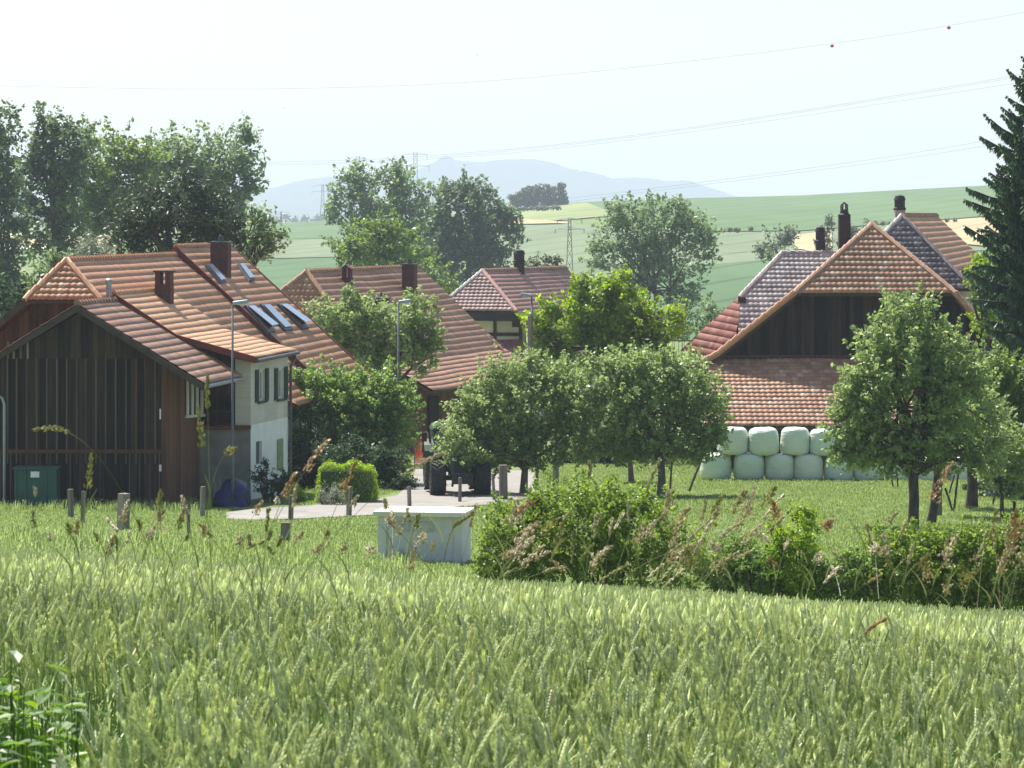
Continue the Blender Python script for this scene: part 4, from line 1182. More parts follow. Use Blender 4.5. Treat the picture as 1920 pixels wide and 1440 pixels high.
tree('tree', 'open many-stemmed tree on its own in front of the pale field', [(1215, 430, 74, 44), (1170, 410, 36, 30), (1260, 405, 34, 30), (1140, 450, 36, 30), (1300, 430, 36, 36), (1315, 465, 26, 30), (1125, 490, 30, 28), (1200, 490, 46, 46), (1270, 500, 50, 50), (1180, 540, 30, 34), (1280, 560, 36, 30), (1215, 385, 14, 18), (1275, 390, 12, 16)], 310, 'leaf_ash', 0.35, .92, base=at(1230, 310), fork=P(1228, 545, 310), r0=.22, clump=.2, nb=16, hollow=.25,
     extra_trunks=((at(1205, 310), P(1202, 530, 310), .15), (at(1250, 309), P(1258, 540, 309), .14), (at(1215, 311), P(1218, 540, 311), .14)))
for i, (px, py, w, h) in enumerate(((1005, 490, 9, 20), (1025, 494, 9, 16), (1045, 492, 8, 18), (988, 498, 8, 12))):
    tree('sapling', ('slim sapling, tallest of the row above the pink roof', 'sapling second from the right of the row above the pink roof', 'sapling at the right end of the row above the pink roof', 'sapling at the left end of the row above the pink roof')[i], [(px, py, w, h), (px, py + h * .8, w * 1.2, h * .7)], 240, 'leaf_far', .2, .9, r0=.06, nb=3, group='saplings behind the half-timbered house')
tree('tree', 'dark bush-like tree under the open many-stemmed tree', [(1175, 535, 14, 30), (1185, 560, 18, 30)], 200, 'leaf_oak', .2, .9, r0=.1)
shrub('bush', 'grey-green shrubs in the gap left of the red roof slope', [(1290, 610, 40, 34), (1250, 600, 34, 34), (1330, 585, 20, 20)], 190, 'leaf_ash', .2, .9)
tree('tree', 'bright green walnut tree in the village centre', [(1250, 610, 34, 40), (1020, 610, 34, 40), (1160, 540, 40, 30), (1110, 590, 60, 50), (1060, 610, 50, 50), (1150, 600, 60, 48), (1120, 545, 45, 28), (1200, 620, 50, 45), (1030, 650, 36, 40), (1090, 660, 70, 40), (1180, 660, 60, 45), (1230, 650, 30, 30), (1095, 530, 25, 16)], 150, 'leaf_bright', .22, 1.5, r0=.3, clump=.25, hollow=.45)

# --- garden trees in front of the second farmhouse, big shrubbery beside the white wall
tree('tree', 'olive green garden tree around the middle street lamp', [(600, 590, 30, 34), (620, 670, 40, 40), (690, 690, 50, 40), (800, 640, 30, 40), (740, 610, 60, 45), (690, 610, 50, 48), (785, 620, 36, 50), (650, 600, 45, 40), (620, 630, 40, 36), (650, 560, 14, 36), (720, 650, 60, 40), (790, 670, 30, 40), (770, 580, 40, 26)], 138, 'leaf_fruit', .17, 1.0, base=at(745, 138), fork=P(745, 720, 138), r0=.16, clump=.22)
shrub('shrubbery', 'large rounded shrubbery with sunlit top right of the white house wall', [(600, 745, 62, 48), (570, 780, 45, 60), (650, 740, 60, 42), (700, 755, 60, 50), (745, 775, 42, 52), (660, 800, 100, 60), (600, 830, 70, 55), (720, 830, 55, 55), (575, 720, 40, 30), (730, 720, 40, 24)], 122, 'leaf_bush', .15, 1.1, clump=.2)
shrub('bush', 'shrubs coloured very dark for the shade behind the clipped hedge', [(640, 870, 80, 42), (570, 870, 40, 50), (730, 880, 40, 35), (690, 860, 60, 40)], 118.5, 'leaf_dark', .12, 1.1)  # shade below the shrubbery put in as darker leaves
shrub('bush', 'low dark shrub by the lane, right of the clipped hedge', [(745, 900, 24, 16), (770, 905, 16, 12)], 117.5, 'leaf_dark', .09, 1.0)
shrub('rose_bush', 'dark climbing rose at the foot of the white wall', [(505, 905, 30, 26), (535, 910, 20, 22), (485, 890, 14, 20), (500, 872, 10, 10)], 109, 'leaf_dark', .08, 1.0)
shrub('bush', 'little yellow bush beside the lane', [(562, 925, 17, 9), (552, 930, 12, 8)], 108.5, 'leaf_lime', .06, 1.2, clump=.4)
shrub('lavender_bush', 'grey lavender-like bush in front of the clipped hedge', [(620, 930, 24, 20), (640, 935, 20, 16), (604, 930, 12, 16)], 106.8, 'leaf_grey', .09, 1.2, aspect=.2)
def clipped_hedge():
    d = 109.0
    c = at(650, d); base = Vector((c.x, c.y, Gf(c.x, c.y)))
    root = empty('clipped_hedge', base, 'bright yellow-green clipped box hedge beside the lane', 'hedge')
    n = 15000; w, dp, h = 1.96, 1.5, 1.3
    p = rng.random((n, 3)); face = rng.integers(0, 3, n)
    for k in range(3):
        sel = face == k; p[sel, k] = np.where(rng.random(sel.sum()) < .5, .02, .98) if k != 2 else .98
    p += rng.normal(size=(n, 3)) * .025
    nn = np.zeros((n, 3)); nn[np.arange(n), face] = np.sign(p[np.arange(n), face] - .5); nn = nn * .5 + rand_dirs(n) + np.array([0, 0, .3]); nn /= np.linalg.norm(nn, axis=1, keepdims=True)
    q = (p - np.array([.5, .5, 0])) * np.array([w, dp, h])
    bulge = 1 + .05 * np.sin(q[:, :1] * 6) ; q[:, 2:] *= bulge
    q += np.array([noise.noise(Vector(v) * 2.5) for v in q])[:, None] * .12
    q[:, :2] *= (1 - .16 * (q[:, 2:] / h) ** 4); q[:, 2:] *= 1 - .10 * (np.abs(q[:, :1]) / (w / 2)) ** 4
    link('foliage', leaves_mesh('foliage', q + np.array(base), nn, .055 * (.7 + .6 * rng.random(n)), .6), M['leaf_lime'], root)
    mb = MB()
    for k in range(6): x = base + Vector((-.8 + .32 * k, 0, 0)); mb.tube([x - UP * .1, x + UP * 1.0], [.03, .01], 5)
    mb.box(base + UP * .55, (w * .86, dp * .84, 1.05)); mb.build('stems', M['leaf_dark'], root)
clipped_hedge()

# --- orchard
def gp(px, py): return ground(px, py)
b = gp(982, 926)
tree('fruit_tree', 'spreading fruit tree hiding most of the tractor', [(1062, 852, 50, 24), (1005, 866, 40, 16), (862, 856, 26, 22, -1), (852, 818, 26, 40, -1.6), (880, 852, 44, 26, -1.6), (930, 868, 40, 16, -1), (870, 770, 34, 44), (860, 830, 34, 40), (890, 860, 40, 28), (950, 860, 50, 24), (925, 720, 40, 40), (960, 770, 80, 55), (900, 780, 50, 55), (1020, 760, 70, 60), (960, 710, 60, 36), (880, 820, 45, 38), (940, 830, 80, 36), (1030, 820, 60, 40), (1080, 790, 40, 50), (1010, 700, 50, 30), (1055, 700, 40, 30), (985, 680, 20, 18), (1060, 745, 50, 45)], b.y, 'leaf_fruit', .14, .85, base=b, fork=P(985, 872, b.y), r0=.15, clump=.16, bark='bark_grey', nb=14)
b = gp(1240, 930)
tree('fruit_tree', 'wide fruit tree in mid orchard between tractor and bales', [(1108, 835, 40, 32), (1352, 815, 28, 34), (1200, 862, 50, 18), (1300, 858, 44, 16), (1110, 720, 36, 50), (1330, 830, 34, 30), (1170, 845, 50, 24), (1290, 845, 50, 22), (1230, 740, 80, 60), (1160, 745, 60, 60), (1290, 750, 60, 60), (1220, 690, 60, 36), (1170, 690, 46, 34), (1280, 700, 46, 40), (1240, 810, 90, 45), (1150, 805, 60, 45), (1320, 790, 40, 50), (1345, 740, 24, 36), (1100, 780, 36, 50)], b.y, 'leaf_fruit', .14, .85, base=b, fork=P(1240, 862, b.y), r0=.16, clump=.16, nb=14, bark='bark_grey')
b = gp(1712, 990)
tree('fruit_tree', 'large dark fruit tree in front of the barn and bale stack', [(1575, 850, 26, 26), (1850, 862, 40, 28), (1690, 885, 34, 14), (1650, 868, 46, 24), (1760, 868, 50, 26), (1590, 835, 30, 30), (1860, 800, 34, 50), (1600, 740, 40, 40), (1620, 850, 40, 30), (1800, 850, 46, 30), (1580, 770, 30, 30), (1700, 690, 90, 60), (1640, 720, 60, 60), (1760, 700, 60, 60), (1690, 630, 60, 44), (1690, 580, 42, 34), (1730, 590, 36, 36), (1620, 770, 55, 50), (1700, 770, 90, 60), (1790, 760, 60, 60), (1590, 800, 36, 40), (1650, 830, 60, 40), (1740, 830, 70, 40), (1650, 650, 40, 40), (1770, 640, 40, 36), (1830, 700, 36, 46)], b.y, 'leaf_fruit', .13, .855, base=b, fork=P(1712, 880, b.y), r0=.165, rf=.15, clump=.16, nb=18)
b = gp(1746, 984)
tree('fruit_tree', 'thin leaning fruit tree close right of the large dark one', [(1780, 760, 50, 60), (1770, 820, 50, 40), (1810, 720, 40, 50)], b.y + .5, 'leaf_fruit', .13, .9, base=b, fork=P(1758, 870, b.y), r0=.14, clump=.24)
b = gp(1760, 966)
tree('fruit_tree', 'slender grey-barked fruit tree behind the leaning one', [(1790, 800, 50, 50), (1830, 780, 50, 60)], b.y, 'leaf_fruit', .13, .9, base=b, fork=P(1763, 870, b.y), r0=.1, bark='bark_grey', clump=.24)
b = gp(1822, 952)
tree('fruit_tree', 'thick-trunked fruit tree at the right of the orchard', [(1850, 740, 60, 60), (1820, 790, 50, 50), (1880, 790, 50, 60), (1860, 690, 40, 40), (1900, 720, 40, 50), (1810, 840, 40, 36), (1940, 760, 40, 60)], b.y, 'leaf_light', .14, 1.0, base=b, fork=P(1822, 875, b.y), r0=.2, clump=.22)
b = gp(1880, 978)
tree('fruit_tree', 'young staked fruit tree at the right edge', [(1880, 860, 44, 40), (1905, 830, 40, 50), (1860, 890, 34, 28), (1920, 890, 36, 36)], b.y, 'leaf_fruit', .12, .9, base=b, fork=P(1879, 920, b.y), r0=.07, clump=.26)
b = gp(1184, 905)
tree('fruit_tree', 'thin pale-trunked tree left of the wide mid orchard tree', [(1180, 800, 36, 40), (1150, 780, 36, 40)], b.y, 'leaf_fruit', .14, .9, base=b, fork=P(1180, 850, b.y), r0=.12, bark='bark_grey', clump=.3)
shrub('bush', 'dark hedge behind the orchard trees', [(1100, 850, 60, 36), (1150, 855, 40, 30), (1060, 840, 40, 40), (1110, 820, 60, 40), (1200, 850, 50, 28)], 139, 'leaf_dark', .14, 1.1)
shrub('bush', 'mid green bush behind the thin pale trunk', [(1230, 855, 40, 26), (1290, 860, 40, 22), (1320, 850, 30, 26)], 137, 'leaf_bush', .13, 1.0)
tree('tree', 'yellow-green tree peeping out beside the spruce above the barn', [(1850, 510, 34, 34), (1835, 535, 24, 34), (1870, 555, 34, 44), (1845, 480, 20, 20), (1850, 600, 30, 40)], 131, 'leaf_bright', .16, .9, r0=.15)
# far bushes on the slope
shrub('bush', 'grey-green far bush left of the small barn chimney', [(1462, 462, 40, 26), (1440, 470, 22, 18)], 420, 'leaf_far', .42, 1.0, stems=False)
shrub('conifer', 'hazy pointed conifer left of the tall chimney', [(1553, 440, 10, 22), (1553, 460, 18, 18), (1553, 415, 6, 14)], 430, 'leaf_far', .42, 1.2, cat='conifer', stems=False)
shrub('bush', 'hazy round bush right of the tall chimney', [(1612, 440, 22, 26), (1600, 455, 26, 18)], 430, 'leaf_far', .42, 1.0, stems=False)
shrub('bush', 'low shrubs on the slope above the grey roof corner', [(1440, 482, 14, 8), (1480, 475, 20, 10)], 300, 'leaf_ash', .3, 1.0, stems=False)

# copse on the hill and far woodland: masses nobody could count
def mass(name, label, blobs, d, mat, leaf, cat, dens=1.0):
    W = px_blobs(blobs, d, 1.0)
    Cc, Nn, T, cc = crown_points(W, leaf, dens, .25, .6, shoots=0)
    ok = Cc[:, 2] > G(Cc[:, 0], Cc[:, 1]) - 1
    o = link(name, leaves_mesh(name, Cc[ok], Nn[ok], leaf * (.7 + .6 * rng.random(ok.sum())), .7, T[ok]), M[mat])
    return tag(o, label, cat, kind='stuff')
mass('copse', 'hazy dark copse on the hill skyline', [(962, 373, 14, 13), (978, 367, 17, 17), (995, 365, 18, 19), (1012, 364, 18, 19), (1030, 363, 18, 20), (1048, 363, 17, 21), (985, 377, 34, 9), (1010, 378, 40, 9), (1040, 379, 28, 9), (970, 383, 20, 6), (1000, 384, 30, 6), (1035, 384, 28, 6), (1055, 378, 12, 10)], 1060, 'leaf_far', .75, 'copse', 2.2)
mass('woodland', 'low hazy woodland strip along the far plain at left', [(x, 411 + random.uniform(-2, 3), 22, 9) for x in range(-40, 660, 24)] + [(60, 402, 60, 20), (100, 410, 60, 14)], 2300, 'leaf_far', 2.2, 'woodland', 1.0)

mass('hedgerow', 'thin dark hedgerow line below the copse on the hill', [(x, 393.5 - (x - 930) * .035, 9, 2.6) for x in range(925, 1046, 8)], 900, 'leaf_far', .5, 'hedgerow', 1.6)
mass('hedgerow', 'broken line of low scrub along the field boundary at far right', [(x, 434 - (x - 1300) * .045 + random.uniform(-1, 1), 7, 2.0) for x in list(range(1290, 1420, 13)) + list(range(1640, 1800, 15))], 520, 'leaf_far', .3, 'hedgerow', 1.2)

# --- bushes along the far edge of the wheat
shrub('bush', 'big rounded bush at the field edge in front of the fruit trees', [(1100, 1000, 95, 80), (1010, 1010, 75, 70), (1190, 1010, 80, 70), (960, 1000, 50, 60), (1110, 945, 70, 36), (1040, 950, 60, 34), (1060, 1085, 130, 60), (1220, 1085, 100, 60), (950, 1080, 50, 50), (1270, 1030, 50, 50), (1180, 950, 36, 24), (930, 1040, 30, 50)], 58.2, 'leaf_bush2', .075, 1.0, clump=.18)
shrub('bush', 'low bush right of the big one, at the field edge', [(1400, 1110, 70, 34), (1390, 1060, 50, 46), (1350, 1085, 40, 40), (1430, 1080, 40, 40), (1400, 1030, 30, 22)], 58.2, 'leaf_bush', .07, 1.0, clump=.22)
shrub('bush', 'upright yellow-green bush standing above the field-edge hedge', [(1495, 1115, 60, 30), (1495, 1000, 42, 36), (1495, 1050, 46, 46), (1470, 1030, 30, 40), (1510, 975, 26, 20), (1490, 1090, 50, 40)], 58.2, 'leaf_bright', .07, 1.0, clump=.22)
shrub('bush', 'sparse low bush between the yellow-green bush and the right-hand thicket', [(1580, 1110, 64, 34), (1580, 1080, 50, 36), (1545, 1090, 36, 30), (1620, 1085, 40, 36), (1590, 1050, 24, 20)], 58.2, 'leaf_bush', .065, .9, clump=.24)
shrub('thicket', 'long dense thicket at the field edge, lower right', [(1650, 1050, 40, 44), (1720, 1020, 40, 30), (1840, 1015, 50, 26), (1900, 1010, 50, 30), (1680, 1070, 60, 60), (1740, 1070, 60, 60), (1800, 1070, 60, 60), (1860, 1060, 60, 60), (1920, 1060, 60, 66), (1700, 1115, 90, 40), (1800, 1125, 90, 40), (1890, 1130, 80, 44), (1660, 1020, 30, 24), (1780, 1030, 50, 30), (1970, 1070, 50, 60)], 58.2, 'leaf_bush2', .07, 1.0, clump=.18)

def spruce():
    d = 112.0; base = at(1946, d)
    top = P(1946, 70, d).z; H = top - base.z
    root = empty('spruce_tree', base, 'tall dark spruce with drooping branches at the right edge', 'tree')
    mb = MB(); mb.tube([base - UP * .3, base + UP * H * .5, base + UP * H], [.34, .2, .02], 9); mb.build('trunk', M['bark'], root, smooth=True)
    Cs, Ns, Ss = [], [], []
    V, Fq, rd = [], [], []
    mbb = MB()
    nW = 80
    for k in range(nW):
        z = base.z + H * (.05 + .95 * (k / nW) ** .95)
        frac = (z - base.z) / H
        Lb = min(2.75, (1 - frac) * 7.0 + .25) * (.75 + .25 * math.sin(k * 1.9))
        nb = 12 if frac < .8 else 7
        for j in range(nb):
            a = 2 * math.pi * (j / nb) + k * 1.3 + random.uniform(-.3, .3)
            L_ = Lb * random.uniform(.4, 1.05)
            if k % 5 == 0 and j == 0: a = math.pi + random.uniform(-.3, .3); L_ = Lb * 1.05
            dirv = Vector((math.cos(a), math.sin(a), 0)); side = Vector((-math.sin(a), math.cos(a), 0))
            o = Vector((base.x, base.y, z + random.uniform(-.22, .22))); n = max(5, int(L_ / .08))
            pts = []
            rise = .1 + .62 * frac + random.uniform(-.12, .12)
            for i in range(n + 1):
                s = i / n
                zz = L_ * (-.38 * s * (1 - frac * .6) + rise * s ** 1.9)
                p = o + dirv * L_ * s + UP * zz
                pts.append(p)
                w = .5 * L_ ** .5 * (1 - s * .8) * min(1, s * 3 + .2)
                for q in range(9):
                    sd = random.choice((-1, 1))
                    t = (dirv * random.uniform(0, .7) + side * sd * random.uniform(.0, 1.0) - UP * random.uniform(.3, 2.2)).normalized()
                    ln = w * random.uniform(.4, 1.3)
                    c = p + t * ln * .5
                    wd = side.cross(t) if random.random() < .5 else t.cross(UP)
                    wd = (wd.normalized() + Vector((random.uniform(-.6, .6), random.uniform(-.6, .6), random.uniform(-.6, .6)))).normalized() * random.uniform(.022, .045)
                    b0 = len(V)
                    V += [p - wd, p + wd, c + wd * 1.5, p + t * ln, c - wd * 1.5]
                    Fq += [(b0, b0 + 1, b0 + 2, b0 + 3), (b0, b0 + 3, b0 + 4, b0 + 4)]
            st = pts[::max(1, n // 4)]
            mbb.tube(st, [.04 * L_ ** .5 * (1 - i / 7) + .004 for i in range(len(st))], 5)
    mbb.build('branches', M['bark'], root)
    Fq = [f for f in Fq]
    Fa = np.array(Fq); tri = Fa[1::2].copy(); quads = Fa[0::2]
    # second face: triangle written as its own quad with a doubled tip is avoided by splitting the leaf down the middle
    A4 = []
    for q_, t_ in zip(quads, tri):
        b0 = q_[0]; A4.append((b0, b0 + 1, b0 + 2, b0 + 3)); 
    T3 = [(f[0], f[1], f[2]) for f in tri]
    me = bpy.data.meshes.new('needles'); me.from_pydata([tuple(v) for v in V], [], A4 + T3)
    a = me.attributes.new('rnd', 'FLOAT', 'FACE'); a.data.foreach_set('value', rng.random(len(me.polygons)).astype(np.float32))
    link('needles', me, M['leaf_spruce'], root)
spruce()

# ------------------------------------------------------------------ wheat, meadow grass, wild grass (uncountable)
def gn_scatter(name, pts, rots, scl, idx, protos, label, cat):
    """one mesh of points; geometry nodes put one of the prototype meshes on every point"""
    me = bpy.data.meshes.new(name)
    me.vertices.add(len(pts)); me.vertices.foreach_set('co', np.asarray(pts, dtype=np.float32).ravel())
    a = me.attributes.new('rot', 'FLOAT_VECTOR', 'POINT'); a.data.foreach_set('vector', np.asarray(rots, dtype=np.float32).ravel())
    a = me.attributes.new('scl', 'FLOAT', 'POINT'); a.data.foreach_set('value', np.asarray(scl, dtype=np.float32))
    a = me.attributes.new('idx', 'INT', 'POINT'); a.data.foreach_set('value', np.asarray(idx, dtype=np.int32))
    o = bpy.data.objects.new(name, me); COL.objects.link(o)
    ng = bpy.data.node_groups.new(name, 'GeometryNodeTree')
    ng.interface.new_socket('Geometry', in_out='INPUT', socket_type='NodeSocketGeometry')
    ng.interface.new_socket('Geometry', in_out='OUTPUT', socket_type='NodeSocketGeometry')
    N, L = ng.nodes, ng.links
    gi = N.new('NodeGroupInput'); go = N.new('NodeGroupOutput')
    jn = N.new('GeometryNodeJoinGeometry')
    for p in reversed(protos):
        oi = N.new('GeometryNodeObjectInfo'); oi.inputs['Object'].default_value = p; oi.inputs['As Instance'].default_value = False
        g2 = N.new('GeometryNodeGeometryToInstance')
        L.new(oi.outputs['Geometry'], g2.inputs[0]); L.new(g2.outputs[0], jn.inputs[0])
    ip = N.new('GeometryNodeInstanceOnPoints')
    L.new(gi.outputs[0], ip.inputs['Points']); L.new(jn.outputs[0], ip.inputs['Instance'])
    ip.inputs['Pick Instance'].default_value = True
    for nm, ty, sk in (('idx', 'INT', 'Instance Index'), ('rot', 'FLOAT_VECTOR', 'Rotation'), ('scl', 'FLOAT', 'Scale')):
        na = N.new('GeometryNodeInputNamedAttribute'); na.data_type = ty; na.inputs['Name'].default_value = nm
        L.new(na.outputs['Attribute'], ip.inputs[sk])
    L.new(ip.outputs[0], go.inputs[0])
    m = o.modifiers.new('scatter', 'NODES'); m.node_group = ng
    return tag(o, label, cat, kind='stuff')

def proto(name, V, faces, rnd, midx, mats):
    me = bpy.data.meshes.new(name)
    me.from_pydata([tuple(v) for v in V], [], faces)
    a = me.attributes.new('rnd', 'FLOAT', 'FACE'); a.data.foreach_set('value', np.asarray(rnd, dtype=np.float32))
    me.polygons.foreach_set('material_index', np.asarray(midx, dtype=np.int32))
    for m in mats: me.materials.append(M[m])
    return bpy.data.objects.new(name, me)          # never linked: only its mesh is used

class PB:
    def __init__(s): s.V = []; s.F = []; s.r = []; s.m = []
    def add(s, vs, fs, r, m):
        n = len(s.V); s.V += list(vs)
        for f in fs: s.F.append(tuple(i + n for i in f)); s.r.append(r); s.m.append(m)
    def tube(s, pts, rad, r, m, n=3):
        mb = MB(); mb.tube(pts, rad, n, False); s.add(mb.v, mb.f, r, m)
    def blade(s, pts, w, r, m, nrm=Vector((0, 1, 0))):
        pts = [Vector(p) for p in pts]; vs = []; fs = []
        k = len(pts)
        for i, p in enumerate(pts):
            d = (pts[min(i + 1, k - 1)] - pts[max(i - 1, 0)]).normalized(); sd = d.cross(nrm)
            if sd.length < 1e-3: sd = d.cross(Vector((1, 0, 0)))
            sd.normalize(); t = i / (k - 1); ww = w * (min(1, .5 + t * 2) * (1 - t ** 2.2) + .04)
            vs += [p - sd * ww, p + sd * ww]
        for i in range(k - 1): fs.append((2 * i, 2 * i + 1, 2 * i + 3, 2 * i + 2))
        s.add(vs, fs, r, m)
    def grain(s, c, ax, L, w, r, m):
        ax = ax.normalized(); a = ax.cross(Vector((.3, .9, .2))).normalized(); b = ax.cross(a)
        vs = [c - ax * L * .5, c + a * w, c + b * w, c - a * w, c - b * w, c + ax * L * .62]
        s.add(vs, [(0, 2, 1), (0, 3, 2), (0, 4, 3), (0, 1, 4), (5, 1, 2), (5, 2, 3), (5, 3, 4), (5, 4, 1)], r, m)

def wheat_proto(i, lod):
    b = PB(); H = random.uniform(.70, .80)
    la = random.uniform(0, 2 * math.pi); lean = random.uniform(.02, .14)
    e = Vector((math.cos(la), math.sin(la), 0))
    top = Vector((0, 0, H)) + e * lean * .5
    rs = random.random()
    if lod < 2:
        b.tube([Vector((0, 0, .25)), Vector((0, 0, H * .6)) + e * lean * .15, top], [.0018, .0017, .0014], rs * .6, 1, 3)
    el = random.uniform(.065, .092); dv = (UP + e * random.uniform(.02, .36)).normalized()
    bend = e * random.uniform(.0, .35) - UP * random.uniform(0, .12)
    tone = random.uniform(0, .62 if lod < 2 else .3)
    if lod == 0:
        n = 9
        for k in range(n * 2):
            t = (k + .5) / (2 * n); ax = (dv + bend * t).normalized(); c = top + dv * el * t + bend * el * t * t * .5
            sd = ax.cross(Vector((math.sin(la + 1), math.cos(la + 1), .2))).normalized() * (1 if k % 2 else -1)
            up = ax.cross(sd)
            wid = .0036 * (1 - abs(t - .4) * .7)
            b.grain(c + sd * .0038 * (1.1 - t * .6), (ax + sd * .32), .0135, wid, min(1, tone + random.random() * .45), 0)
            if k % 2 == 0: b.grain(c + up * .0035, (ax + up * .25), .0125, wid * .9, min(1, tone + random.random() * .45), 0)
            if k % 2 == 1: b.grain(c - up * .0035, (ax - up * .25), .0125, wid * .9, min(1, tone + random.random() * .45), 0)
    else:
        n = 5; pts = []; rad = []
        for k in range(n + 1):
            t = k / n; pts.append(top + dv * el * t + bend * el * t * t * .5); rad.append((.0035, .0075, .008, .0072, .0055, .001)[k] * (1.15 if lod == 2 else 1))
        mb = MB(); mb.tube(pts, rad, 4 if lod == 1 else 3, False)
        nn = len(b.V); b.V += mb.v
        for f in mb.f: b.F.append(tuple(j + nn for j in f)); b.r.append(min(1, tone + random.random() * .5)); b.m.append(0)
    for k in range(random.choice((0, 1, 1)) if lod == 0 else random.choice((0, 0, 1))):
        z = random.uniform(.42, .68); a2 = random.uniform(0, 2 * math.pi); d2 = Vector((math.cos(a2), math.sin(a2), 0))
        L_ = random.uniform(.12, .24); p = Vector((0, 0, z)) + e * lean * .2
        q = random.uniform(.5, 1.1)
        pts = [p, p + (d2 * .12 + UP * .85 * q) * L_ * .45, p + (d2 * .32 + UP * 1.05 * q) * L_ * .75, p + (d2 * .6 + UP * random.uniform(.7, 1.2) * q) * L_]
        b.blade(pts, random.uniform(.003, .0058), random.random(), 1, Vector((-d2.y, d2.x, 0)).cross(d2 + UP * .3))
    return proto('wheat_plant', b.V, b.F, b.r, b.m, ['wheat_ear', 'wheat_leaf'])

def wheat_edge(x):      # distance of the far edge of the crop
    return 56 + .8 * np.sin(x * .35)
def wheat_field():
    protos = [wheat_proto(i, 0) for i in range(10)] + [wheat_proto(i, 1) for i in range(8)] + [wheat_proto(i, 2) for i in range(6)]
    out = []
    for d0, d1, den, i0, i1 in ((4.6, 13, 640, 0, 10), (13, 27, 380, 10, 18), (27, 57, 190, 18, 24)):
        w = .19 * d1 + 1.7
        n = int((d1 - d0) * 2 * w * den)
        x = rng.uniform(-w, w, n); y = rng.uniform(d0, d1, n)
        keep = np.abs(x) < .168 * y + 1.6 + .02 * y
        # thinner and lower strip at the lower left, where the weeds grow
        keep &= ~((x < -.128 * y - .02 + .10 * np.clip((y - 6.2), 0, 3)) & (y < 9))
        keep &= y < wheat_edge(x) + np.array([1.6 * noise.noise((a * .8, b_ * .3, 2)) + rng.normal() * .35 for a, b_ in zip(x, y)])
        x, y = x[keep], y[keep]
        out.append((x, y, rng.integers(i0, i1, len(x)), (1.0 if d0 < 20 else 1.12)))
    X = np.concatenate([o[0] for o in out]); Y = np.concatenate([o[1] for o in out]); I = np.concatenate([o[2] for o in out])
    Z = G(X, Y)
    wave = np.array([noise.noise((a * .5, b_ * .3, 0)) for a, b_ in zip(X, Y)])
    S = rng.uniform(.80, 1.04, len(X)) * (1 + .10 * wave)
    Rt = np.stack([rng.normal(0, .07, len(X)), rng.normal(0, .07, len(X)), rng.uniform(0, 2 * math.pi, len(X))], -1)
    gn_scatter('wheat', np.stack([X, Y, Z], -1), Rt, S, I, protos, 'ripening green wheat filling the whole foreground', 'wheat')
wheat_field()

def grass_proto(i, h, n, mat, w=.006, spread=.12):
    b = PB()
    for k in range(n):
        a = random.uniform(0, 2 * math.pi); r = spread * random.random() ** .5
        p = Vector((math.cos(a) * r, math.sin(a) * r, 0)); a2 = random.uniform(0, 2 * math.pi); d = Vector((math.cos(a2), math.sin(a2), 0))
        hh = h * random.uniform(.5, 1.1); ln = random.uniform(.1, .6)
        b.blade([p - UP * .03, p + UP * hh * .5 + d * hh * ln * .2, p + UP * hh * .85 + d * hh * ln * .55, p + UP * hh * random.uniform(.8, 1.0) + d * hh * ln], w, random.random(), 0, d)
    return proto('grass_tuft', b.V, b.F, b.r, b.m, [mat])

def meadow():
    protos = [grass_proto(i, .10, 18, 'meadow_blade', .008, .18) for i in range(6)] + [grass_proto(i, .34, 14, 'meadow_blade', .008, .14) for i in range(4)]
    n = 52000
    y = 54 + 92 * rng.random(n) ** .9
    x = rng.uniform(-1, 1, n) * (.167 * y + .5)
    px = CX + F * x / y
    z = G(x, y); py = HY - (z - Z0) * F / y
    keep = (y > wheat_edge(x) + .3)
    # keep the lane clear
    on_lane = ((px > 425) & (px < 1010) & (py < 977) & (py > 900) & (py > np.interp(px, [425, 560, 700, 760, 790], [958, 948, 936, 918, 880])) & (py < np.interp(px, [425, 560, 640, 715, 800, 900, 960, 1010], [978, 976, 972, 968, 962, 948, 940, 926])))
    on_lane |= (px > 768) & (px < 1005) & (py < 935) & (py > 862)
    on_yard = (y > 104) & (px < 560) & (px > 395)
    keep &= ~on_lane & ~on_yard
    x, y, z = x[keep], y[keep], z[keep]
    cl = np.array([noise.noise((a * .16, b_ * .10, 4)) for a, b_ in zip(x, y)])
    tall = (y < 68) & (x < -1) & (rng.random(len(x)) < .5) | (y < 60) & (rng.random(len(x)) < .15) | ((y < 78) & (x < -2) & (rng.random(len(x)) < .25)) | ((y > 99) & (x < -9.8) & (rng.random(len(x)) < .3))
    idx = np.where(tall, rng.integers(6, 10, len(x)), rng.integers(0, 6, len(x)))
    s = rng.uniform(.6, 1.25, len(x)) * (1 + .5 * cl)
    rt = np.stack([np.zeros(len(x)), np.zeros(len(x)), rng.uniform(0, 6.28, len(x))], -1)
    gn_scatter('grass', np.stack([x, y, z], -1), rt, s, idx, protos, 'mown and tufted meadow grass between the wheat and the village', 'grass')
meadow()

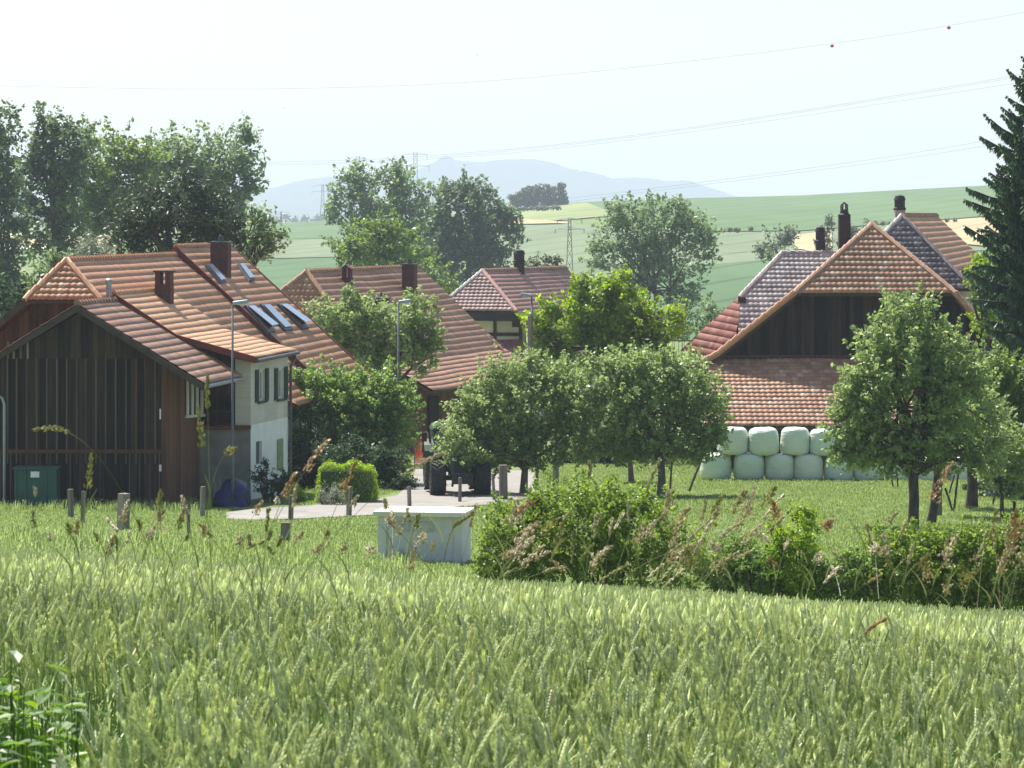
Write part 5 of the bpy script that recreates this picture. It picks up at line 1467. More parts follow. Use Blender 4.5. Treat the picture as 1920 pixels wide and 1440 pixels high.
# ------------------------------------------------------------------ tall wild grasses with seed heads in front
def seed_head(pb, pts, kind, r0):
    """spikelets along the last stretch of a stalk"""
    pts = [Vector(p) for p in pts]
    ln = sum((b - a).length for a, b in zip(pts[:-1], pts[1:]))
    def on(t):
        L_ = t * ln
        for a, b in zip(pts[:-1], pts[1:]):
            l = (b - a).length
            if L_ <= l or b is pts[-1]: return a.lerp(b, min(1, L_ / max(l, 1e-6))), (b - a).normalized()
            L_ -= l
    n = {'spike': 60, 'knots': 64, 'loose': 84}[kind]
    knots = (.08, .28, .46, .62, .76, .88, .97)
    for k in range(n):
        t = random.random() if kind != 'knots' else min(1, max(0, random.choice(knots) + random.uniform(-.05, .05)))
        c, ax = on(t)
        side = Vector((random.uniform(-1, 1), random.uniform(-1, 1), random.uniform(-1, 1))); side = (side - ax * side.dot(ax)).normalized()
        off = {'spike': .0055, 'knots': .0115 * (1.3 - t), 'loose': .022 * (1.15 - t)}[kind] * random.random()
        pb.grain(c + side * off, ax + side * {'spike': .25, 'knots': .5, 'loose': .9}[kind] * random.random() , random.uniform(.009, .016), random.uniform(.0018, .0034), random.random(), 1)

def stalk_geo(pb, d, base_px, tip_px, bow, head, kind, leaf=True, rad=.0008):
    """a curved stem from base to tip (photo pixels at distance d), the last part carrying the seed head"""
    n = 26
    A, B = P(*base_px, d), P(*tip_px, d + random.uniform(-.25, .25))
    if isinstance(bow, tuple): Cc = P(*bow, (A.y + B.y) / 2)
    else:
        Cc = A.lerp(B, .5); Cc.x = A.x + (B.x - A.x) * (.5 - min(.4, abs(bow) * 1.1)); Cc.z = A.z + (B.z - A.z) * (.5 + min(.42, abs(bow) * 1.3))
    pts = []
    for i in range(n + 1):
        t = i / n; pts.append(A * (1 - t) ** 2 + Cc * (2 * t * (1 - t)) + B * t * t)
    pb.tube(pts, [rad * (1.3 - .8 * i / n) for i in range(n + 1)], random.random(), 0, 4)
    k = max(2, int(round(n * (1 - head / max((B - A).length, head)))))
    k = min(k, n - 1)
    seed_head(pb, pts[k:], kind, rad)
    if leaf and random.random() < .7:
        p = pts[random.randint(3, 9)]; sg = random.choice((-1, 1)); L_ = random.uniform(.06, .14); dr = random.uniform(.2, .7)
        bl = []
        for i in range(8):
            t = i / 7; bl.append(p + Vector((sg * L_ * dr * t ** 1.6, .02 * t, L_ * (t - .35 * dr * t * t))))
        pb.blade(bl, .0021, random.random(), 0)

SEED = {'knots': 'seed_green', 'spike': 'seed_tan', 'loose': 'seed_tan'}
def stalk_thing(label, d, base_px, tip_px, bow, head, kind, seed):
    pb = PB(); stalk_geo(pb, d, base_px, tip_px, bow, head, kind)
    A = P(*base_px, d)
    root = empty('grass_stalk', A, label, 'grass stalk', 'tall seeding grasses before the wheat')
    for nm, mi, mt in (('stem', 0, 'stalk'), ('seed_head', 1, seed)):
        fs = [f for f, m in zip(pb.F, pb.m) if m == mi]; rr_ = [r for r, m in zip(pb.r, pb.m) if m == mi]
        used = sorted({i for f in fs for i in f}); mp_ = {u: i for i, u in enumerate(used)}
        me = bpy.data.meshes.new(nm); me.from_pydata([tuple(pb.V[u]) for u in used], [], [[mp_[i] for i in f] for f in fs])
        a = me.attributes.new('rnd', 'FLOAT', 'FACE'); a.data.foreach_set('value', np.asarray(rr_, dtype=np.float32))
        link(nm, me, M[mt], root)
stalk_thing('arching seed head bowing left in front of the dark barn', 8.0, (275, 1020), (66, 806), (175, 775), .13, 'knots', 'seed_green')
stalk_thing('upright forked seed head before the green container', 8.5, (152, 1010), (172, 852), .03, .11, 'knots', 'seed_green')
stalk_thing('tall erect seed head left of the first street lamp', 7.6, (400, 1240), (388, 705), .03, .09, 'spike', 'seed_green')
stalk_thing('plump seed head crossing the dark barn corner', 7.8, (405, 1200), (372, 765), -.05, .12, 'knots', 'seed_green')
stalk_thing('seed head leaning right over the shaded shrubbery', 8.2, (505, 1000), (616, 825), -.06, .12, 'knots', 'seed_rust')
stalk_thing('seed head standing just above a wooden post by the clipped hedge', 8.4, (598, 1040), (668, 868), -.05, .08, 'knots', 'seed_rust')
stalk_thing('seed head bending right across the lane toward the tractor wheel', 8.6, (560, 1090), (830, 850), (700, 900), .17, 'knots', 'seed_tan')
stalk_thing('small nodding seed head by the first street lamp pole', 8.1, (385, 985), (442, 842), (400, 845), .05, 'knots', 'seed_green')
stalk_thing('short seed head before the blue tarpaulin heap', 8.3, (470, 1100), (552, 888), -.05, .07, 'knots', 'seed_rust')
stalk_thing('long rusty seed head leaning right before the orchard trunks', 8.6, (1690, 1100), (1785, 868), -.08, .14, 'loose', 'seed_rust')
stalk_thing('rusty seed head lying over the middle of the wheat at right', 7.4, (1600, 1205), (1660, 1160), .05, .06, 'spike', 'seed_rust')
stalk_thing('brown seed head rising above the yellow-green bush', 8.8, (1480, 1100), (1448, 940), .06, .10, 'loose', 'seed_rust')
stalk_thing('pale seed head leaning right left of the bale stack', 9.0, (1150, 1090), (1240, 858), -.05, .12, 'spike', 'seed_green')
stalk_thing('upright seed head above the crown of the big bush', 9.2, (1098, 1000), (1106, 866), .03, .05, 'spike', 'seed_green')

def wild_grass():
    pbs = {'seed_tan': PB(), 'seed_green': PB(), 'seed_rust': PB()}
    def many(n, x0, x1, b0, b1, t0, t1, lean, seeds, kinds, d0, d1, head=(.06, .12), bow=.2):
        for _ in range(n):
            d = random.uniform(d0, d1); bx = random.uniform(x0, x1); by = random.uniform(b0, b1); ty = random.uniform(t0, t1)
            tx = bx + random.gauss(lean[0], lean[1])
            stalk_geo(pbs[random.choice(seeds)], d, (bx, by), (tx, ty), random.uniform(-bow, bow), random.uniform(*head), random.choice(kinds), rad=random.uniform(.0005, .0009))
    many(44, 60, 800, 1060, 1180, 900, 1030, (15, 34), ['seed_green', 'seed_tan', 'seed_green'], ['spike', 'knots'], 8.0, 11, (.03, .08))
    many(12, 640, 900, 1040, 1120, 930, 1040, (30, 60), ['seed_tan', 'seed_green', 'seed_rust'], ['spike', 'knots', 'loose'], 8.5, 11, (.04, .09))
    many(38, 880, 1300, 1080, 1130, 930, 1075, (45, 45), ['seed_tan', 'seed_tan', 'seed_green'], ['loose', 'spike'], 9, 12, (.06, .12))
    many(22, 1200, 1380, 1080, 1130, 900, 1040, (70, 40), ['seed_green', 'seed_tan'], ['loose', 'spike'], 9, 12, (.06, .11), .08)
    many(15, 1380, 1700, 1090, 1140, 960, 1090, (20, 60), ['seed_tan', 'seed_rust', 'seed_tan'], ['loose', 'spike'], 9, 12, (.04, .09))
    many(20, 1640, 1930, 1110, 1170, 980, 1100, (50, 50), ['seed_tan', 'seed_green', 'seed_green'], ['loose', 'spike'], 9, 12, (.05, .11), .1)
    many(8, 1820, 1900, 1130, 1200, 930, 1010, (60, 30), ['seed_green', 'seed_rust'], ['loose'], 9, 11, (.1, .16), .08)
    for k, pb in pbs.items():
        o = proto('wild_grass', pb.V, pb.F, pb.r, pb.m, ['stalk', k]); COL.objects.link(o)
        tag(o, {'seed_tan': 'tangle of tan seeding grasses standing above the wheat', 'seed_green': 'tangle of green seeding grasses standing above the wheat', 'seed_rust': 'tangle of rusty seeding grasses standing above the wheat'}[k], 'grass', kind='stuff')
wild_grass()

def weeds():
    """broad leaves and grass blades at the lower left corner"""
    pb = PB()
    for _ in range(420):
        d = random.uniform(5.2, 7.4); px = random.uniform(-40, 175) * (1.15 - .5 * random.random()); 
        x = (px - CX) / F * d; z = Gf(x, d) + random.uniform(.4, .86)
        p = Vector((x, d, z)); a = random.uniform(0, 6.28); dd = Vector((math.cos(a), math.sin(a), random.uniform(-.4, .5))).normalized()
        L_ = random.uniform(.025, .065); w = L_ * random.uniform(.22, .36); sd = dd.cross(UP).normalized(); n = sd.cross(dd)
        v = [p, p + dd * L_ * .35 + sd * w + n * L_ * .08, p + dd * L_ * .75 + sd * w * .7 + n * L_ * .06, p + dd * L_ - n * L_ * .1, p + dd * L_ * .75 - sd * w * .7 + n * L_ * .06, p + dd * L_ * .35 - sd * w + n * L_ * .08, p + dd * L_ * .5]
        pb.add(v, [(0, 1, 6), (1, 2, 6), (2, 3, 6), (3, 4, 6), (4, 5, 6), (5, 0, 6)], random.random(), 0)
        b0 = Vector((x + random.uniform(-.05, .05), d, Gf(x, d))); pb.tube([b0, b0.lerp(p, .6), p], [.003, .002, .0012], random.random(), 0, 4)
    for _ in range(420):
        d = random.uniform(5.0, 8.2); px = random.uniform(-60, 190)
        x = (px - CX) / F * d; p = Vector((x, d, Gf(x, d))); a = random.uniform(0, 6.28); dd = Vector((math.cos(a), math.sin(a), 0)); h = random.uniform(.4, .78); l = random.uniform(.1, .5)
        pb.blade([p, p + UP * h * .5 + dd * h * l * .15, p + UP * h * .85 + dd * h * l * .5, p + UP * h * random.uniform(.75, 1) + dd * h * l], random.uniform(.002, .005), random.random(), 0, dd)
    o = proto('weeds', pb.V, pb.F, pb.r, pb.m, ['leaf_weed']); COL.objects.link(o)
    tag(o, 'broad-leaved bright green weeds at the lower left corner of the wheat', 'weeds', kind='stuff')
weeds()

# ------------------------------------------------------------------ things on the meadow and in the village
def posts():
    def make(h, r, sq=False):
        root = empty('fence_post')
        mb = MB()
        if sq: mb.box((0, 0, h / 2 - .2), (r * 2, r * 2, h + .4), taper=.96)
        else: mb.tube([(0, 0, -.3), (0, 0, h * .5), (0, 0, h - .015), (0, 0, h)], [r, r * .98, r * .93, r * .8], 9)
        p = mb.build('shaft', M['wood_post'], root)
        m2 = MB(); m2.tube([(0, -r * .9, h * .78), (0, -r * 1.25, h * .78)], .012, 6); m2.build('insulator', M['soot'], root)
        return root
    first = {}
    data = [  # px, base py, top py, width px, label
        (133, 975, 917, 12, 'slim grey fence post in front of the dark barn, left of a thinner one', 0),
        (155, 982, 921, 9, 'thinnest grey fence post before the barn, close beside another'),
        (231, 994, 925, 17, 'thick squared grey fence post before the barn'),
        (354, 1007, 951, 7, 'thin short weathered stake in the grass left of the lane'),
        (379, 972, 912, 10, 'leaning grey fence post at the grass mound by the barn corner'),
        (545, 978, 928, 10, 'grey fence post at the lane edge under the yellow bush'),
        (535, 1017, 980, 17, 'short thick fence post stump in the grass below the lane'),
        (654, 968, 912, 11, 'grey fence post in front of the clipped hedge'),
        (768, 952, 912, 8, 'small fence post just above the left end of the white box'),
        (862, 942, 895, 7, 'fence post before the tractor front axle'),
        (927, 940, 888, 6, 'dark fence post just left of the thick orchard trunks'),
        (944, 938, 872, 15, 'wide weathered post beside the tractor, left of the fruit tree trunk'),
        (1006, 922, 872, 7, 'pale fence post right of the fruit tree trunk at the forecourt edge'),
        (1044, 908, 860, 8, 'pale fence post in the orchard with a second one tight behind'),
        (1040, 905, 866, 6, 'thin fence post touching the pale orchard post'),
        (910, 1068, 1015, 17, 'dark rotten post beside the white box and the big bush'),
    ]
    for it in data:
        px, pb_, pt, w, lab = it[:5]
        b = ground(px, pb_); h = (pb_ - pt) * b.y / F; r = max(.03, w * b.y / F / 2)
        o = make(h, r, px in (231, 535, 944)); o.location = b
        o.rotation_euler = (R(random.uniform(-2, 2)), R(random.uniform(-4, 4)), random.uniform(0, 3))
        tag(o, lab, 'fence post', 'wooden fence posts across the meadow')
posts()

def stakes():
    """tree stakes and props in the orchard"""
    data = [((1308, 898), (1334, 872), .035, 'dark bar leaning against the left end of the bale stack', (1325, 845)),
            ((1385, 925), (1360, 960), .03, None, None)]
    def prop(label, a, b, r, group='leaning props in the orchard'):
        A = ground(*a); B = P(b[0], b[1], A.y + .05)
        root = empty('tree_prop', A, label, 'prop', group)
        mb = MB(); mb.tube([A - UP * .1, A.lerp(B, .5), B], [r, r * .95, r * .85], 7); mb.build('rod', M['bark'], root)
    prop('dark bar leaning right against the left end of the bale stack', (1290, 922), (1316, 862), .045)
    prop('left one of two thin props under the big dark fruit tree', (1676, 916), (1668, 880), .03)
    prop('right one of two thin props under the big dark fruit tree', (1684, 916), (1681, 880), .03)
    prop('prop rising right from the foot of a V behind the slender trunk', (1788, 958), (1797, 885), .04)
    prop('prop rising left to form the V behind the slender trunk', (1787, 958), (1772, 915), .04)
    prop('prop leaning right near the V, above the rusty seed head', (1778, 928), (1790, 890), .035)
    prop('leaning prop left of the young staked tree', (1860, 948), (1868, 918), .035)
    prop('upright stake at the lower right edge of the orchard', (1901, 997), (1902, 940), .055)
    prop('thin prop beside the trunk of the wide mid orchard tree', (1256, 918), (1260, 868), .04)
stakes()

def white_box():
    d = ground(800, 1052).y
    base = at(796, d)
    root = empty('utility_box', base, 'white concrete cable box with flat slab lid standing in the meadow', 'utility box')
    s = d / F; rot = Matrix.Rotation(R(-9), 3, 'Z')
    w, dp, h = 158 * s, 1.15, 88 * s
    mb = MB()
    mb.box(base + UP * (h / 2 - .15), (w - .3, dp - .1, h + .3), rot); mb.build('body', M['concrete_pale'], root)
    for sx in (-1, 1):
        mb = MB(); mb.box(base + rot @ Vector((sx * (w / 2 - .085), 0, h / 2 - .15)), (.2, dp, h + .3), rot); mb.build('corner_post', M['concrete_pale'], root, bevel=.01)
    mb = MB(); mb.box(base + UP * (h + .055), (w + .2, dp + .28, .11), rot); mb.build('lid', M['lid_pale'], root, bevel=.015)
    mb = MB(); mb.box(base + rot @ Vector((-.1, -dp / 2 + .03, h * .78)), (w * .42, .05, h * .2), rot); mb.build('vent_panel', M['vent_grey'], root)
white_box()

def green_container():
    d = 104.0; base = at(70, d); s = d / F
    root = empty('waste_container', base, 'dark green steel container with a white label against the barn', 'container')
    w, h, dp = 80 * s, (935 - 866) * s, .75
    z0 = .12
    mb = MB(); mb.box(base + UP * (h / 2 + z0), (w, dp, h), taper=1.0); mb.build('body', M['container'], root, bevel=.02)
    for sx in (-.5, -.26, .26, .5):
        mb = MB(); mb.box(base + Vector((sx * (w - .1), -dp / 2 - .025, h / 2 + z0)), (.07, .05, h * .96)); mb.build('rib', M['container'], root)
    mb = MB(); mb.box(base + Vector((0, 0, h + z0 + .03)), (w + .1, dp + .1, .07)); mb.build('lid', M['container'], root, bevel=.01)
    mb = MB(); mb.box(base + Vector((-.02, -dp / 2 - .012, h * .86 + z0)), (.28, .012, .19)); mb.build('label_plate', M['white_paint'], root)
    for sx in (-1, 1):
        mb = MB(); mb.lathe([(.03, -.03), (.09, -.03), (.09, .03), (.03, .03)], 14, base + Vector((sx * (w / 2 - .12), -dp / 2 + .05, .09)), 'X'); mb.build('wheel', M['rubber'], root)
green_container()

def tarp_heap():
    d = 106.0; base = at(437, d); s = d / F
    root = empty('tarpaulin_heap', base, 'dark blue tarpaulin over a rounded heap below the balcony', 'tarpaulin')
    n = 26; prof = []
    V = []; Fq = []
    w, h = 36 * s, 62 * s
    for j in range(14):
        t = j / 13; rr_ = math.cos(t * math.pi / 2) ** .55
        for k in range(n):
            a = 2 * math.pi * k / n; q = 1 + .3 * noise.noise((math.cos(a) * 1.6, math.sin(a) * 1.6, t * 2.5)) + .04 * math.sin(a * 7 + t * 4) * (1 - t)
            V.append(base + Vector((math.cos(a) * rr_ * w * q, math.sin(a) * rr_ * w * q, h * t * (.94 + .25 * noise.noise((math.cos(a) * 1.5 * (1 - t) + .4, t, 2))))))
    for j in range(13):
        for k in range(n): Fq.append((j * n + k, j * n + (k + 1) % n, (j + 1) * n + (k + 1) % n, (j + 1) * n + k))
    link('cover', np_mesh('cover', [tuple(v) for v in V], Fq, smooth=True), M['tarp'], root)
    mb = MB()
    for px in (404, 413): p = at(px, d); mb.box(p + UP * .4, (.1, .08, .9))
    mb.build('board', M['wood_post'], root)
tarp_heap()

def lamps():
    root = empty('street_lamp')
    H = 1.0
    def make(h, flip, r=.055):
        root = empty('street_lamp')
        mb = MB(); mb.tube([(0, 0, -.3), (0, 0, h * .3), (0, 0, h * .3 + .02), (0, 0, h)], [r * 1.25, r * 1.2, r, r * .72], 10); mb.build('pole', M['pole'], root, smooth=True)
        s = 1 if not flip else -1
        mb = MB(); mb.tube([(0, 0, h - .02), (s * .08, 0, h + .07), (s * .2, 0, h + .09)], [.035, .033, .03], 8); arm = mb.build('arm', M['pole'], root)
        mb = MB(); V = [(s * .02, -.11, h + .02), (s * .55, -.09, h + .075), (s * .55, .09, h + .075), (s * .02, .11, h + .02), (s * .0, -.12, h + .13), (s * .50, -.08, h + .2), (s * .50, .08, h + .2), (s * .0, .12, h + .15)]
        mb.add(V, [(3, 2, 1, 0), (4, 5, 6, 7), (0, 1, 5, 4), (1, 2, 6, 5), (2, 3, 7, 6), (3, 0, 4, 7)]); hd = mb.build('lamp_head', M['lamp_head'], root, bevel=.03)
        mb = MB(); mb.box((s * .3, 0, h + .035), (.3, .13, .03)); mb.build('lens', M['frame_white'], hd)
        return root
    bpy.data.objects.remove(root)
    b = at(436, 105.5); o = make(P(0, 573, 105.5).z - b.z, False, .048); o.location = b; tag(o, 'tall street lamp in front of the left farmhouse roof', 'street lamp', 'street lamps of the village')
    b = at(747, 130); o = make(P(0, 570, 130).z - b.z, False); o.location = b; tag(o, 'street lamp rising out of the olive garden tree, middle of the three', 'street lamp', 'street lamps of the village')
    b = at(997, 148); o = make(P(0, 557, 148).z - b.z, True); o.location = b; tag(o, 'street lamp before the half-timbered house, beside a thick wooden pole', 'street lamp', 'street lamps of the village')
    b = at(1196, 158); o = make(P(0, 564, 158).z - b.z, False); o.location = b; tag(o, 'street lamp head peeping above the bright walnut crown', 'street lamp', 'street lamps of the village')
    b = at(994.5, 147.2); root = empty('utility_pole', b, 'thick dark wooden pole just left of the right street lamp', 'pole')
    h = P(0, 592, 147.2).z - b.z
    mb = MB(); mb.tube([(b.x, b.y, b.z - .3), (b.x, b.y, b.z + h)], [.15, .125], 10); mb.build('shaft', M['wood_post'], root)
    mb = MB(); mb.lathe([(.06, 0), (.07, .05), (.05, .12), (.02, .14)], 10, b + UP * h); mb.build('pole_cap', M['lamp_head'], root)
lamps()

def bales():
    me = None
    root = empty('silage_bale')
    n, m = 40, 26; Rr_, H = .60, 1.10
    V = []; Fq = []
    for j in range(m + 1):
        t = j / m; z = -1 + 2 * t
        rr_ = (1 - abs(z) ** 5.5) ** (1 / 3.2) if abs(z) < 1 else 0
        zz = z
        for k in range(n):
            a = 2 * math.pi * k / n
            q = 1 + .03 * noise.noise((math.cos(a) * 2, math.sin(a) * 2, z * 2)) + 0.010 * math.sin(a * 17 + 2 * noise.noise((a, z, 1))) * abs(z) ** 4
            V.append((math.cos(a) * rr_ * Rr_ * q * (1 - .03 * z), math.sin(a) * rr_ * Rr_ * q * (1 - .03 * z), H / 2 + zz * H / 2 + .05 * noise.noise((math.cos(a) * rr_ * 3, math.sin(a) * rr_ * 3, z)) * abs(z) ** 3))
    for j in range(m):
        for k in range(n): Fq.append((j * n + k, j * n + (k + 1) % n, (j + 1) * n + (k + 1) % n, (j + 1) * n + k))
    mt, nt, b, N, L = new_mat('bale_wrap')
    tc = N.new('ShaderNodeTexCoord'); mp = N.new('ShaderNodeMapping'); mp.inputs['Scale'].default_value = (1, 1, 5)
    L.new(tc.outputs['Object'], mp.inputs[0])
    n1 = N.new('ShaderNodeTexNoise'); n1.inputs['Scale'].default_value = 3; n1.inputs['Detail'].default_value = 8; L.new(mp.outputs[0], n1.inputs['Vector'])
    r = ramp(N, [(.3, (.62, .71, .59)), (.7, (.70, .785, .65))]); L.new(n1.outputs[0], r.inputs[0])
    oi = N.new('ShaderNodeObjectInfo'); hs = N.new('ShaderNodeHueSaturation'); mr = N.new('ShaderNodeMapRange')
    mr.inputs['To Min'].default_value = .44; mr.inputs['To Max'].default_value = .54; L.new(oi.outputs['Random'], mr.inputs['Value']); L.new(mr.outputs[0], hs.inputs['Hue'])
    L.new(r.outputs[0], hs.inputs['Color']); L.new(hs.outputs[0], b.inputs['Base Color'])
    bp = N.new('ShaderNodeBump'); bp.inputs['Strength'].default_value = .9; bp.inputs['Distance'].default_value = .03; L.new(n1.outputs[0], bp.inputs['Height']); L.new(bp.outputs[0], b.inputs['Normal'])
    b.inputs['Roughness'].default_value = .38; b.inputs['Specular IOR Level'].default_value = .5
    wrap = link('wrap', np_mesh('wrap', V, Fq, smooth=True), mt, root)
    mb = MB()
    for z0, a0, a1, dz in ((.72, -2.2, -1.5, .02), (.66, -2.1, -1.7, -.01)):
        pts = [(math.cos(a) * Rr_ * 1.006, math.sin(a) * Rr_ * 1.006, z0 + dz * i) for i, a in enumerate(np.linspace(a0, a1, 6))]
        mb.add(pts + [(x, y, z + .05) for x, y, z in pts], [(i, i + 1, i + 7, i + 6) for i in range(5)])
    tp = mb.build('tape', M['white_paint'], root)
    bottom = [1341, 1403.5, 1461, 1516, 1572.5, 1630, 1688, 1746, 1803]
    top = [1373.5, 1432.5, 1490, 1547, 1604]
    names_b = ['bale at the left end of the bottom row, dark bar leaning on it', 'second bale from the left in the bottom row, white tape strip on it', 'third bale from the left in the bottom row', 'fourth bale from the left in the bottom row', 'fifth bottom bale, left edge of the big fruit tree crosses it', 'sixth bottom bale, half hidden by hanging fruit tree leaves', 'seventh bottom bale, behind the big fruit tree crown', 'eighth bottom bale, seen between the orchard trunks', 'bottom bale at the far right end, behind the thick trunk']
    names_t = ['leftmost bale of the top row, below the pent roof corner', 'second bale from the left in the top row', 'third bale from the left in the top row, white tape on its side', 'fourth top bale, partly behind the fruit tree leaves', 'fifth top bale, hidden behind the fruit tree leaves']
    D0 = ground(1400, 902).y + .6
    first = True
    for row, xs, nm in ((0, bottom, names_b), (1, top, names_t)):
        for i, px in enumerate(xs):
            o = root if first else copy_tree(root); first = False
            p = at(px, D0 + random.uniform(-.05, .05))
            zb = Gf((1480 - CX) / F * D0, D0) + .0 - .014 * (i if row == 0 else i) + (.02 if row == 0 else 0)
            o.location = (p.x, p.y, zb + row * (H - .06) - .05)
            o.rotation_euler = (R(random.uniform(-3, 3)), R(random.uniform(-3, 3)), random.uniform(-.5, .6))
            k = random.uniform(.95, 1.02); o.scale = (k, k, random.uniform(.97, 1.03))
            tag(o, 'mint ' + nm[i], 'bale', 'mint green wrapped silage bales')
    for o in [c for c in COL.objects if c.name.startswith('tape')]:
        par = o.parent
        if par and not any(w in par['label'] for w in ('tape',)): bpy.data.objects.remove(o)
bales()

def tractor():
    """front view, seen from slightly left; built facing -Y around its base"""
    base = ground(862, 930); base.y += .4
    root = empty('tractor', (0, 0, 0), 'dark green tractor facing the camera on the lane, half hidden by the fruit tree', 'tractor')
    def wheel(x, y, r, w):
        mb = MB(); prof = [(r * .55, -w * .42), (r * .8, -w * .5), (r * .95, -w * .44), (r * .97, -w * .2), (r * .975, 0), (r * .97, w * .2), (r * .95, w * .44), (r * .8, w * .5), (r * .55, w * .42)]
        mb.lathe(prof, 36, (x, y, r), 'X')
        nl = 20
        for k in range(nl):
            for s in (-1, 1):
                a = 2 * math.pi * (k + (.5 if s > 0 else 0)) / nl
                c = Vector((x + s * w * .24, y + math.cos(a) * r * .985, r + math.sin(a) * r * .985))
                rot = Matrix.Rotation(a - math.pi / 2, 3, 'X') @ Matrix.Rotation(s * R(38), 3, 'Z')
                mb.box(c, (w * .6, .055, .05), rot)
        t = mb.build('tyre', M['rubber'], None)
        t.parent = root
        m2 = MB(); m2.lathe([(.1, -w * .2), (r * .3, -w * .22), (r * .52, -w * .38), (r * .56, -w * .40), (r * .56, w * .40), (r * .52, w * .38), (r * .3, w * .22), (.1, w * .2)], 24, (x, y, r), 'X'); rm = m2.build('rim', M['rim'], None)
        wroot = bpy.data.objects.new('wheel', None); COL.objects.link(wroot); wroot.parent = root; t.parent = wroot; rm.parent = wroot
    for s in (-1, 1):
        wheel(s * .88, 0, .70, .62); wheel(s * .9, 2.75, .98, .70)
    def part(nm, mt, fn, bev=0.0, parent=None):
        mb = MB(); fn(mb); return mb.build(nm, M[mt], parent or root, bevel=bev)
    part('axle', 'tractor_dark', lambda m: (m.tube([(-.8, 0, .7), (.8, 0, .7)], .11, 10), m.box((0, 0, .68), (.5, .5, .3)), m.box((0, 1.6, .75), (.55, 2.6, .5))))
    def hood(m):
        prof = [(-.36, .95), (-.42, 1.3), (-.36, 1.62), (-.2, 1.74), (.2, 1.74), (.36, 1.62), (.42, 1.3), (.36, .95)]
        front = [Vector((x, -.75, z * .97)) for x, z in prof]; 
        m.prism(front, Vector((0, 2.1, .12)))
    part('hood', 'tractor_green', hood, .03)
    part('grille', 'tractor_dark', lambda m: [m.box((0, -.78, 1.05 + k * .09), (.56, .05, .05)) for k in range(7)])
    for s in (-1, 1): part('headlight', 'frame_white', lambda m, s=s: m.box((s * .27, -.79, 1.5), (.17, .06, .13)), .02)
    part('front_linkage', 'tractor_dark', lambda m: (m.box((0, -1.05, .75), (.7, .5, .4)), m.tube([(-.35, -1.0, .6), (-.4, -1.5, .5)], .05, 7), m.tube([(.35, -1.0, .6), (.4, -1.5, .5)], .05, 7)))
    part('front_weight', 'tractor_dark', lambda m: [m.box((x, -1.42, .78), (.09, .4, .42)) for x in np.linspace(-.36, .36, 8)], .01)
    # cab: posts, glass, roof
    def posts_(m):
        for s in (-1, 1):
            m.tube([(s * 0.79, 1.3, 1.5), (s * 0.92, 1.45, 2.1), (s * 0.87, 1.55, 2.5)], .05, 7); m.tube([(s * 1.02, 2.3, 1.5), (s * 1.05, 2.3, 2.5)], .05, 7); m.tube([(s * 0.96, 3.0, 1.5), (s * 0.92, 3.0, 2.5)], .05, 7)
    cab = part('cab', 'tractor_dark', posts_)
    part('cab_roof', 'tractor_green', lambda m: m.box((0, 2.25, 2.6), (2.1, 1.75, .2), taper=.9), .05, cab)
    part('windscreen', 'glass_cab', lambda m: m.add([(-.79, 1.32, 1.3), (.79, 1.32, 1.3), (.86, 1.54, 2.48), (-.86, 1.54, 2.48)], [(0, 1, 2, 3)]), 0, cab)
    for s in (-1, 1):
        part('side_window', 'glass_cab', lambda m, s=s: m.add([(s * 0.82, 1.34, 1.5), (s * 1.02, 2.3, 1.45), (s * 1.05, 2.3, 2.48), (s * 0.88, 1.56, 2.48)], [(0, 1, 2, 3)]), 0, cab)
    part('seat', 'tractor_dark', lambda m: (m.box((0, 2.45, 1.65), (.5, .5, .14)), m.box((0, 2.7, 2.0), (.48, .12, .6))), .03, cab)
    part('cab_floor', 'tractor_dark', lambda m: m.box((0, 2.1, 1.35), (1.5, 1.9, .25)), 0, cab)
    for s in (-1, 1):
        def fen(m, s=s):
            V = []; f = []
            for i in range(9):
                a = R(20 + i * 17)
                for w_ in (-.36, .36): V.append((s * .92 + w_, 2.75 - math.cos(a) * 1.1, .98 + math.sin(a) * 1.1))
            for i in range(8): f.append((2 * i, 2 * i + 1, 2 * i + 3, 2 * i + 2))
            m.add(V, f)
        part('rear_fender', 'tractor_green', fen)
        part('mirror', 'tractor_dark', lambda m, s=s: (m.tube([(s * .7, 1.5, 2.3), (s * 1.3, 1.4, 2.35)], .02, 6), m.box((s * 1.32, 1.38, 2.25), (.2, .08, .38))), .02)
    part('exhaust', 'tractor_dark', lambda m: m.tube([(.62, 1.2, 1.5), (.62, 1.2, 2.9), (.66, 1.25, 3.0)], .06, 10))
    part('loader_arm', 'tractor_dark', lambda m: [m.tube([(s * .5, 1.2, 1.3), (s * .5, .2, 1.35), (s * .5, -.3, 1.0)], .07, 7) for s in (-1, 1)])
    root.location = base; root.rotation_euler = (0, 0, R(5)); root.scale = (.9, .9, .88)
M['glass_cab'] = glass_mat('glass_cab', (.22, .27, .25), .12)
tractor()

def orange_net():
    a = at(777, 137); b = at(803, 139)
    root = empty('barrier_fence', a, 'orange-red plastic barrier netting between the shrubbery and the tractor', 'barrier')
    V = []; n = 14
    h = (862 - 808) * 137 / F
    mb = MB()
    for i in range(n + 1):
        t = i / n; p = a.lerp(b, t); off = Vector((0, .08 * math.sin(t * 15), 0))
        mb.tube([p + off, p + off + UP * h * (1 - .12 * math.sin(t * 6))], .012, 4)
    for k in range(16):
        pts = []
        for i in range(n + 1):
            t = i / n; p = a.lerp(b, t); off = Vector((0, .08 * math.sin(t * 15), 0)); pts.append(p + off + UP * h * (1 - .12 * math.sin(t * 6)) * (k + .5) / 16)
        mb.tube(pts, .022, 4)
    mb.build('net', M['orange_net'], root)
    for p in (a, b):
        m2 = MB(); m2.tube([p - UP * .2, p + UP * (h + .1)], .025, 7); m2.build('stake', M['wood_post'], root)
orange_net()

